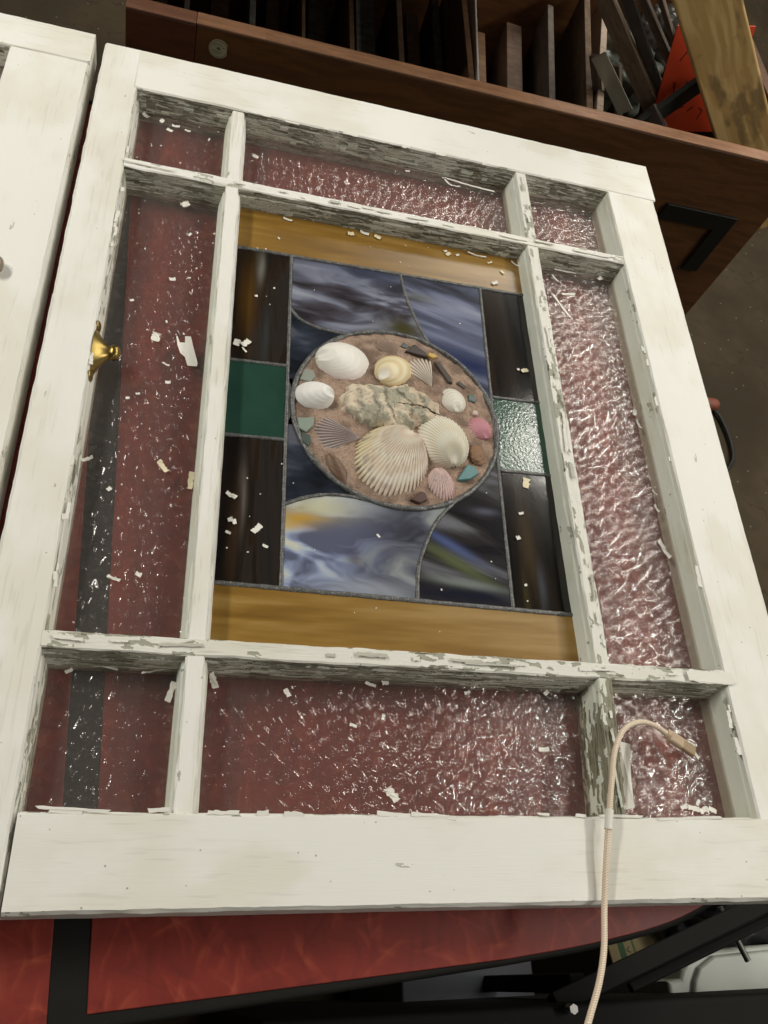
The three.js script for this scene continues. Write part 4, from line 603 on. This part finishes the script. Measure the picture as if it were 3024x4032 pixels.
beam('angle_iron', [0.475, 0.715, -0.095], [0.560, 0.74, 0.012], 0.034, 0.010, std({ color: rgb(0.028, 0.026, 0.020), roughness: 0.6 }), 'black angle iron crossing before the orange sign', 'angle iron', undefined, 0.4);
beam('angle_iron', [0.490, 0.70, -0.065], [0.445, 0.72, -0.20], 0.05, 0.010, std({ color: rgb(0.045, 0.032, 0.026), roughness: 0.55 }), 'dark brown plate wedged under the scrap strips', 'scrap plate', undefined, 0.2);
{
  const cv = document.createElement('canvas'); cv.width = 256; cv.height = 256; const x = cv.getContext('2d'); x.fillStyle = '#c9441f'; x.fillRect(0, 0, 256, 256); x.strokeStyle = '#5a1a0c'; x.lineWidth = 4; const r = rand(5); for (let k = 0; k < 3; k++) for (let i = 0; i < 5; i++) { const a = 40 + i * 38, d = 60 + k * 66; x.beginPath(); x.moveTo(a, d + 30 * r()); x.lineTo(a + 22 * r(), d - 12 + 40 * r()); x.lineTo(a + 24 * r(), d + 34 * r()); x.stroke(); }
  const tx = new THREE.CanvasTexture(cv); tx.colorSpace = THREE.SRGBColorSpace; tx.magFilter = THREE.LinearFilter;
  const g = new THREE.BoxGeometry(0.125, 0.17, 0.003), p = V(0.556, 0.770, -0.032); g.rotateX(-0.15); g.rotateZ(0.24); g.translate(p.x, p.y, p.z);
  single('orange_sign', g, std({ map: tx, roughness: 0.6 }), 'orange card sign with dark handwriting behind the pine post', 'sign');
}
{ // crumpled dark plastic further back
  const lump = (name, c, sx, sy, sz, mat, label, seed, cat) => { const g = mergeVertices((() => { const q = new THREE.IcosahedronGeometry(1, 14); q.deleteAttribute('uv'); q.deleteAttribute('normal'); return q; })()), p = g.attributes.position; for (let i = 0; i < p.count; i++) { const v = new THREE.Vector3().fromBufferAttribute(p, i), a = Math.abs(fbm(v.x * 2.2 + v.z + 40, v.y * 2.2 - v.z + 40, 4096, 4096, seed, 4) - 0.5), k = 0.8 + 0.9 * a; p.setXYZ(i, v.x * k * sx, v.y * k * sy, v.z * k * sz); } g.computeVertexNormals(); const q = V(...c); g.translate(q.x, q.y, q.z); return single(name, g, mat, label, cat); };
  lump('plastic_sheet', [0.60, 0.99, -0.10], 0.11, 0.07, 0.09, phys({ color: rgb(0.045, 0.042, 0.036), roughness: 0.3 }), 'crumpled dark plastic sheet behind the pine post', 31, 'plastic');
  lump('plastic_sheet', [0.50, 0.93, -0.14], 0.08, 0.07, 0.08, phys({ color: rgb(0.075, 0.085, 0.068), roughness: 0.45 }), 'crumpled grey green plastic sheet behind the scrap strips', 33, 'plastic');
  lump('plastic_bag', [0.575, -0.43, -0.43], 0.14, 0.09, 0.075, phys({ color: rgb(0.035, 0.035, 0.038), roughness: 0.22 }), 'shiny crumpled black plastic bag on the floor by the white plastic tub', 35, 'plastic bag');
}

// ---------------------------------------------------------------- clutter below the table's near corner
{
  const cv = document.createElement('canvas'); cv.width = 512; cv.height = 256; const x = cv.getContext('2d'); x.fillStyle = '#6f6242'; x.fillRect(0, 0, 512, 256); x.fillStyle = '#1f3d1c'; x.fillRect(62, 0, 40, 256); x.fillStyle = '#3d4a24'; x.fillRect(150, 0, 16, 256); x.fillStyle = '#57492c'; x.fillRect(318, 0, 10, 256); x.fillStyle = '#85878d'; x.fillRect(352, 0, 88, 256); x.fillStyle = '#a3a49f'; x.fillRect(440, 0, 16, 256); x.fillStyle = '#6d6a60'; x.fillRect(456, 0, 56, 256); x.save(); x.translate(110, 60); x.rotate(Math.PI / 2); x.fillStyle = '#33391c'; x.font = 'bold 32px sans-serif'; x.fillText('C A V A', 0, 0); x.restore();
  const tx = new THREE.CanvasTexture(cv); tx.colorSpace = THREE.SRGBColorSpace; tx.magFilter = THREE.LinearFilter;
  const g = new RoundedBoxGeometry(0.118, 0.329, 0.12, 2, 0.002), uv = g.attributes.uv, p = g.attributes.position; for (let i = 0; i < uv.count; i++) uv.setXY(i, p.getX(i) / 0.118 + 0.5, -p.getZ(i) / 0.12 + 0.5);
  g.rotateY(0.19); const q = V(0.4455, -0.478, -0.6145); g.translate(q.x, q.y, q.z);
  single('cardboard_box', g, std({ map: tx, roughness: 0.8 }), 'brown cardboard box with a green stripe and a white band', 'box');
  single('storage_box', boxAt(0.12, 0.30, -0.56, -0.46, -TOP + 0.0005, -0.5, 0.4, 0.004), std({ color: rgb(0.055, 0.06, 0.075), roughness: 0.6 }), 'dark blue grey box on the floor under the table edge', 'box');
  const black = phys({ color: rgb(0.009, 0.009, 0.008), roughness: 0.75, specularIntensity: 0.35 });
  single('black_case', boxAt(-0.10, 0.70, -0.95, -0.5305, -TOP + 0.0005, -0.2, 0.4, 0.006), black, 'large flat-topped black case standing before the table', 'case');
  // white plastic tub lid with a stepped lip
  const o = [[0.3927, -0.62], [0.3921, -0.5188], [0.4091, -0.5166], [0.4137, -0.5078], [0.4234, -0.4987], [0.4376, -0.4919], [0.4541, -0.489], [0.54, -0.4848], [0.64, -0.488], [0.66, -0.52], [0.66, -0.62]];
  const tub = thing('plastic_tub', V(0.53, -0.55, -TOP), 'white plastic tub with a rounded shoulder beside the black case', 'tub'), wp = phys({ color: rgb(0.34, 0.36, 0.31), roughness: 0.4 });
  part(tub, 'body', slab(o, -0.334, TOP - 0.336, 0.004, 3), wp);
  part(tub, 'lid', slab([[0.418, -0.618], [0.42, -0.5314], [0.424, -0.52], [0.4337, -0.5062], [0.4561, -0.4946], [0.54, -0.4905], [0.636, -0.493], [0.652, -0.52], [0.652, -0.618]], -0.328, 0.012, 0.003, 3), wp);
  const st = thing('folding_stand', V(0.36, -0.48, -TOP), 'black folding metal stand leaning under the table corner', 'stand');
  const rod = (name, a, b, w, t, m) => { const A = V(...a), B = V(...b), l = A.distanceTo(B), g = new RoundedBoxGeometry(w, l, t, 2, 0.002); Q.setFromUnitVectors(UPV, B.clone().sub(A).normalize()); g.applyQuaternion(Q); g.translate((A.x + B.x) / 2, (A.y + B.y) / 2, (A.z + B.z) / 2); part(st, name, g, m); };
  rod('bar', [0.20, -0.533, -0.24], [0.53, -0.428, -0.24], 0.018, 0.020, black); rod('bar', [0.30, -0.522, -0.262], [0.54, -0.446, -0.262], 0.008, 0.010, black);
  rod('leg', [0.24, -0.515, -0.26], [0.24, -0.515, -TOP + 0.001], 0.018, 0.018, black); rod('leg', [0.51, -0.43, -0.26], [0.51, -0.43, -TOP + 0.001], 0.018, 0.018, black);
  const tb = new THREE.CylinderGeometry(0.0035, 0.0035, 0.06, 12); { const A = V(0.4435, -0.4555, -0.275), B = V(0.458, -0.492, -0.275); Q.setFromUnitVectors(UPV, B.clone().sub(A).normalize()); tb.applyQuaternion(Q); tb.translate((A.x + B.x) / 2, (A.y + B.y) / 2, (A.z + B.z) / 2); } part(st, 'steel_pin', tb, std({ color: rgb(0.16, 0.155, 0.14), metalness: 0.6, roughness: 0.5 }));
  const bo = new THREE.CylinderGeometry(0.0045, 0.0045, 0.012, 12), q2 = V(0.345, -0.5255, -0.215); bo.translate(q2.x, q2.y, q2.z); single('steel_bolt', new THREE.CylinderGeometry(0.0045, 0.0045, 0.012, 6).translate(V(0.196, -0.535, -0.194).x, V(0, 0, -0.194).y, 0.535), std({ color: rgb(0.5, 0.5, 0.48), metalness: 0.9, roughness: 0.3 }), 'small steel bolt standing on the black case', 'bolt');
}
{ // strap on the floor to the right
  const c = new THREE.CatmullRomCurve3([[1.06, 0.72], [1.088, 0.705], [1.10, 0.67], [1.105, 0.62], [1.098, 0.57], [1.07, 0.53]].map(([x, y], i) => V(x, y, -TOP + 0.009))), g = new THREE.TubeGeometry(c, 40, 0.0045, 10);
  const s = thing('floor_cable', V(1.09, 0.62, -TOP), 'short black cable with a red plug on the concrete floor', 'cable'); part(s, 'cord', g, std({ color: rgb(0.012, 0.011, 0.010), roughness: 0.6 }));
  const p = new THREE.CapsuleGeometry(0.016, 0.03, 6, 14), q = V(1.062, 0.722, -TOP + 0.017); p.rotateZ(Math.PI / 2); p.translate(q.x, q.y, q.z); part(s, 'plug', p, std({ color: rgb(0.20, 0.06, 0.035), roughness: 0.6 }));
}

// ---------------------------------------------------------------- braided cable over the bottom rail
{
  const base = V(0.16, -0.40, 0), c = thing('charging_cable', base, 'cream braided charging cable with a beige plug, draped over the bottom rail', 'cable');
  const path = new THREE.CatmullRomCurve3([[0.0630, -0.5700, 0.058], [0.0909, -0.5344, 0.040], [0.1105, -0.5099, 0.028], [0.1238, -0.4895, 0.017], [0.1345, -0.4614, 0.0075], [0.1417, -0.4256, 0.0095], [0.1489, -0.3942, 0.0115], [0.156, -0.3686, 0.0115], [0.1645, -0.342, 0.011], [0.178, -0.3235, 0.009], [0.1966, -0.3155, 0.005], [0.2150, -0.3165, -0.0005], [0.2304, -0.3225, -0.006]].map((p) => V(...p)));
  const braid = texture(128, 128, (u, v) => { const a = Math.abs(Math.sin((u * 4 + v * 2) * Math.PI)), b = Math.abs(Math.sin((u * 4 - v * 2) * Math.PI)), f = Math.max(a, b); return mix3([0.52, 0.38, 0.27], a > b ? [0.84, 0.73, 0.58] : [0.76, 0.61, 0.46], smooth(0.3, 0.9, f)); });
  const braidH = texture(128, 128, (u, v) => { const a = Math.abs(Math.sin((u * 4 + v * 2) * Math.PI)), b = Math.abs(Math.sin((u * 4 - v * 2) * Math.PI)), f = Math.max(a, b); return [f, f, f]; }, false);
  const g = new THREE.TubeGeometry(path, 220, 0.0024, 14), L = path.getLength(), uv = g.attributes.uv; for (let i = 0; i < uv.count; i++) uv.setXY(i, (uv.getX(i) * L) / 0.008, uv.getY(i) * 2);
  part(c, 'braided_cord', g, std({ map: braid, bumpMap: braidH, bumpScale: 0.0003, roughness: 0.5 }));
  const bandPath = new THREE.CatmullRomCurve3([0.575, 0.59, 0.605, 0.62].map((t) => path.getPointAt(t))); part(c, 'tape_band', new THREE.TubeGeometry(bandPath, 10, 0.0033, 14), std({ color: rgb(0.78, 0.75, 0.68), roughness: 0.6 }));
  const e0 = new THREE.Vector3(), tip = path.getPointAt(1), dir = path.getTangentAt(1), up = new THREE.Vector3(0, 1, 0), side = new THREE.Vector3().crossVectors(dir, up).normalize(), nor = new THREE.Vector3().crossVectors(side, dir).normalize(), M = new THREE.Matrix4().makeBasis(side, dir, nor);
  const put = (geo, d) => { geo.applyMatrix4(M); const q = tip.clone().addScaledVector(dir, d); return geo.translate(q.x, q.y, q.z); };
  const beige = std({ color: rgb(0.50, 0.37, 0.25), roughness: 0.45 }), tan = std({ color: rgb(0.33, 0.235, 0.135), roughness: 0.5 });
  const collar = new THREE.CylinderGeometry(0.0046, 0.0032, 0.003, 20); part(c, 'collar', put(collar, -0.001), beige);
  const body = new RoundedBoxGeometry(0.0105, 0.020, 0.0066, 4, 0.0026); const plug = part(c, 'plug', put(body, 0.0095), beige);
  part(plug, 'front_cap', put(new RoundedBoxGeometry(0.0098, 0.017, 0.0058, 4, 0.0016), 0.0262), tan, base);
  const pin = new RoundedBoxGeometry(0.0035, 0.009, 0.002, 2, 0.0006); pin.rotateZ(-0.45); pin.translate(0.0015, 0, 0); part(plug, 'connector', put(pin, 0.0375), std({ color: rgb(0.62, 0.58, 0.52), metalness: 0.5, roughness: 0.4 }), base);
}
renderer.render(scene, camera);
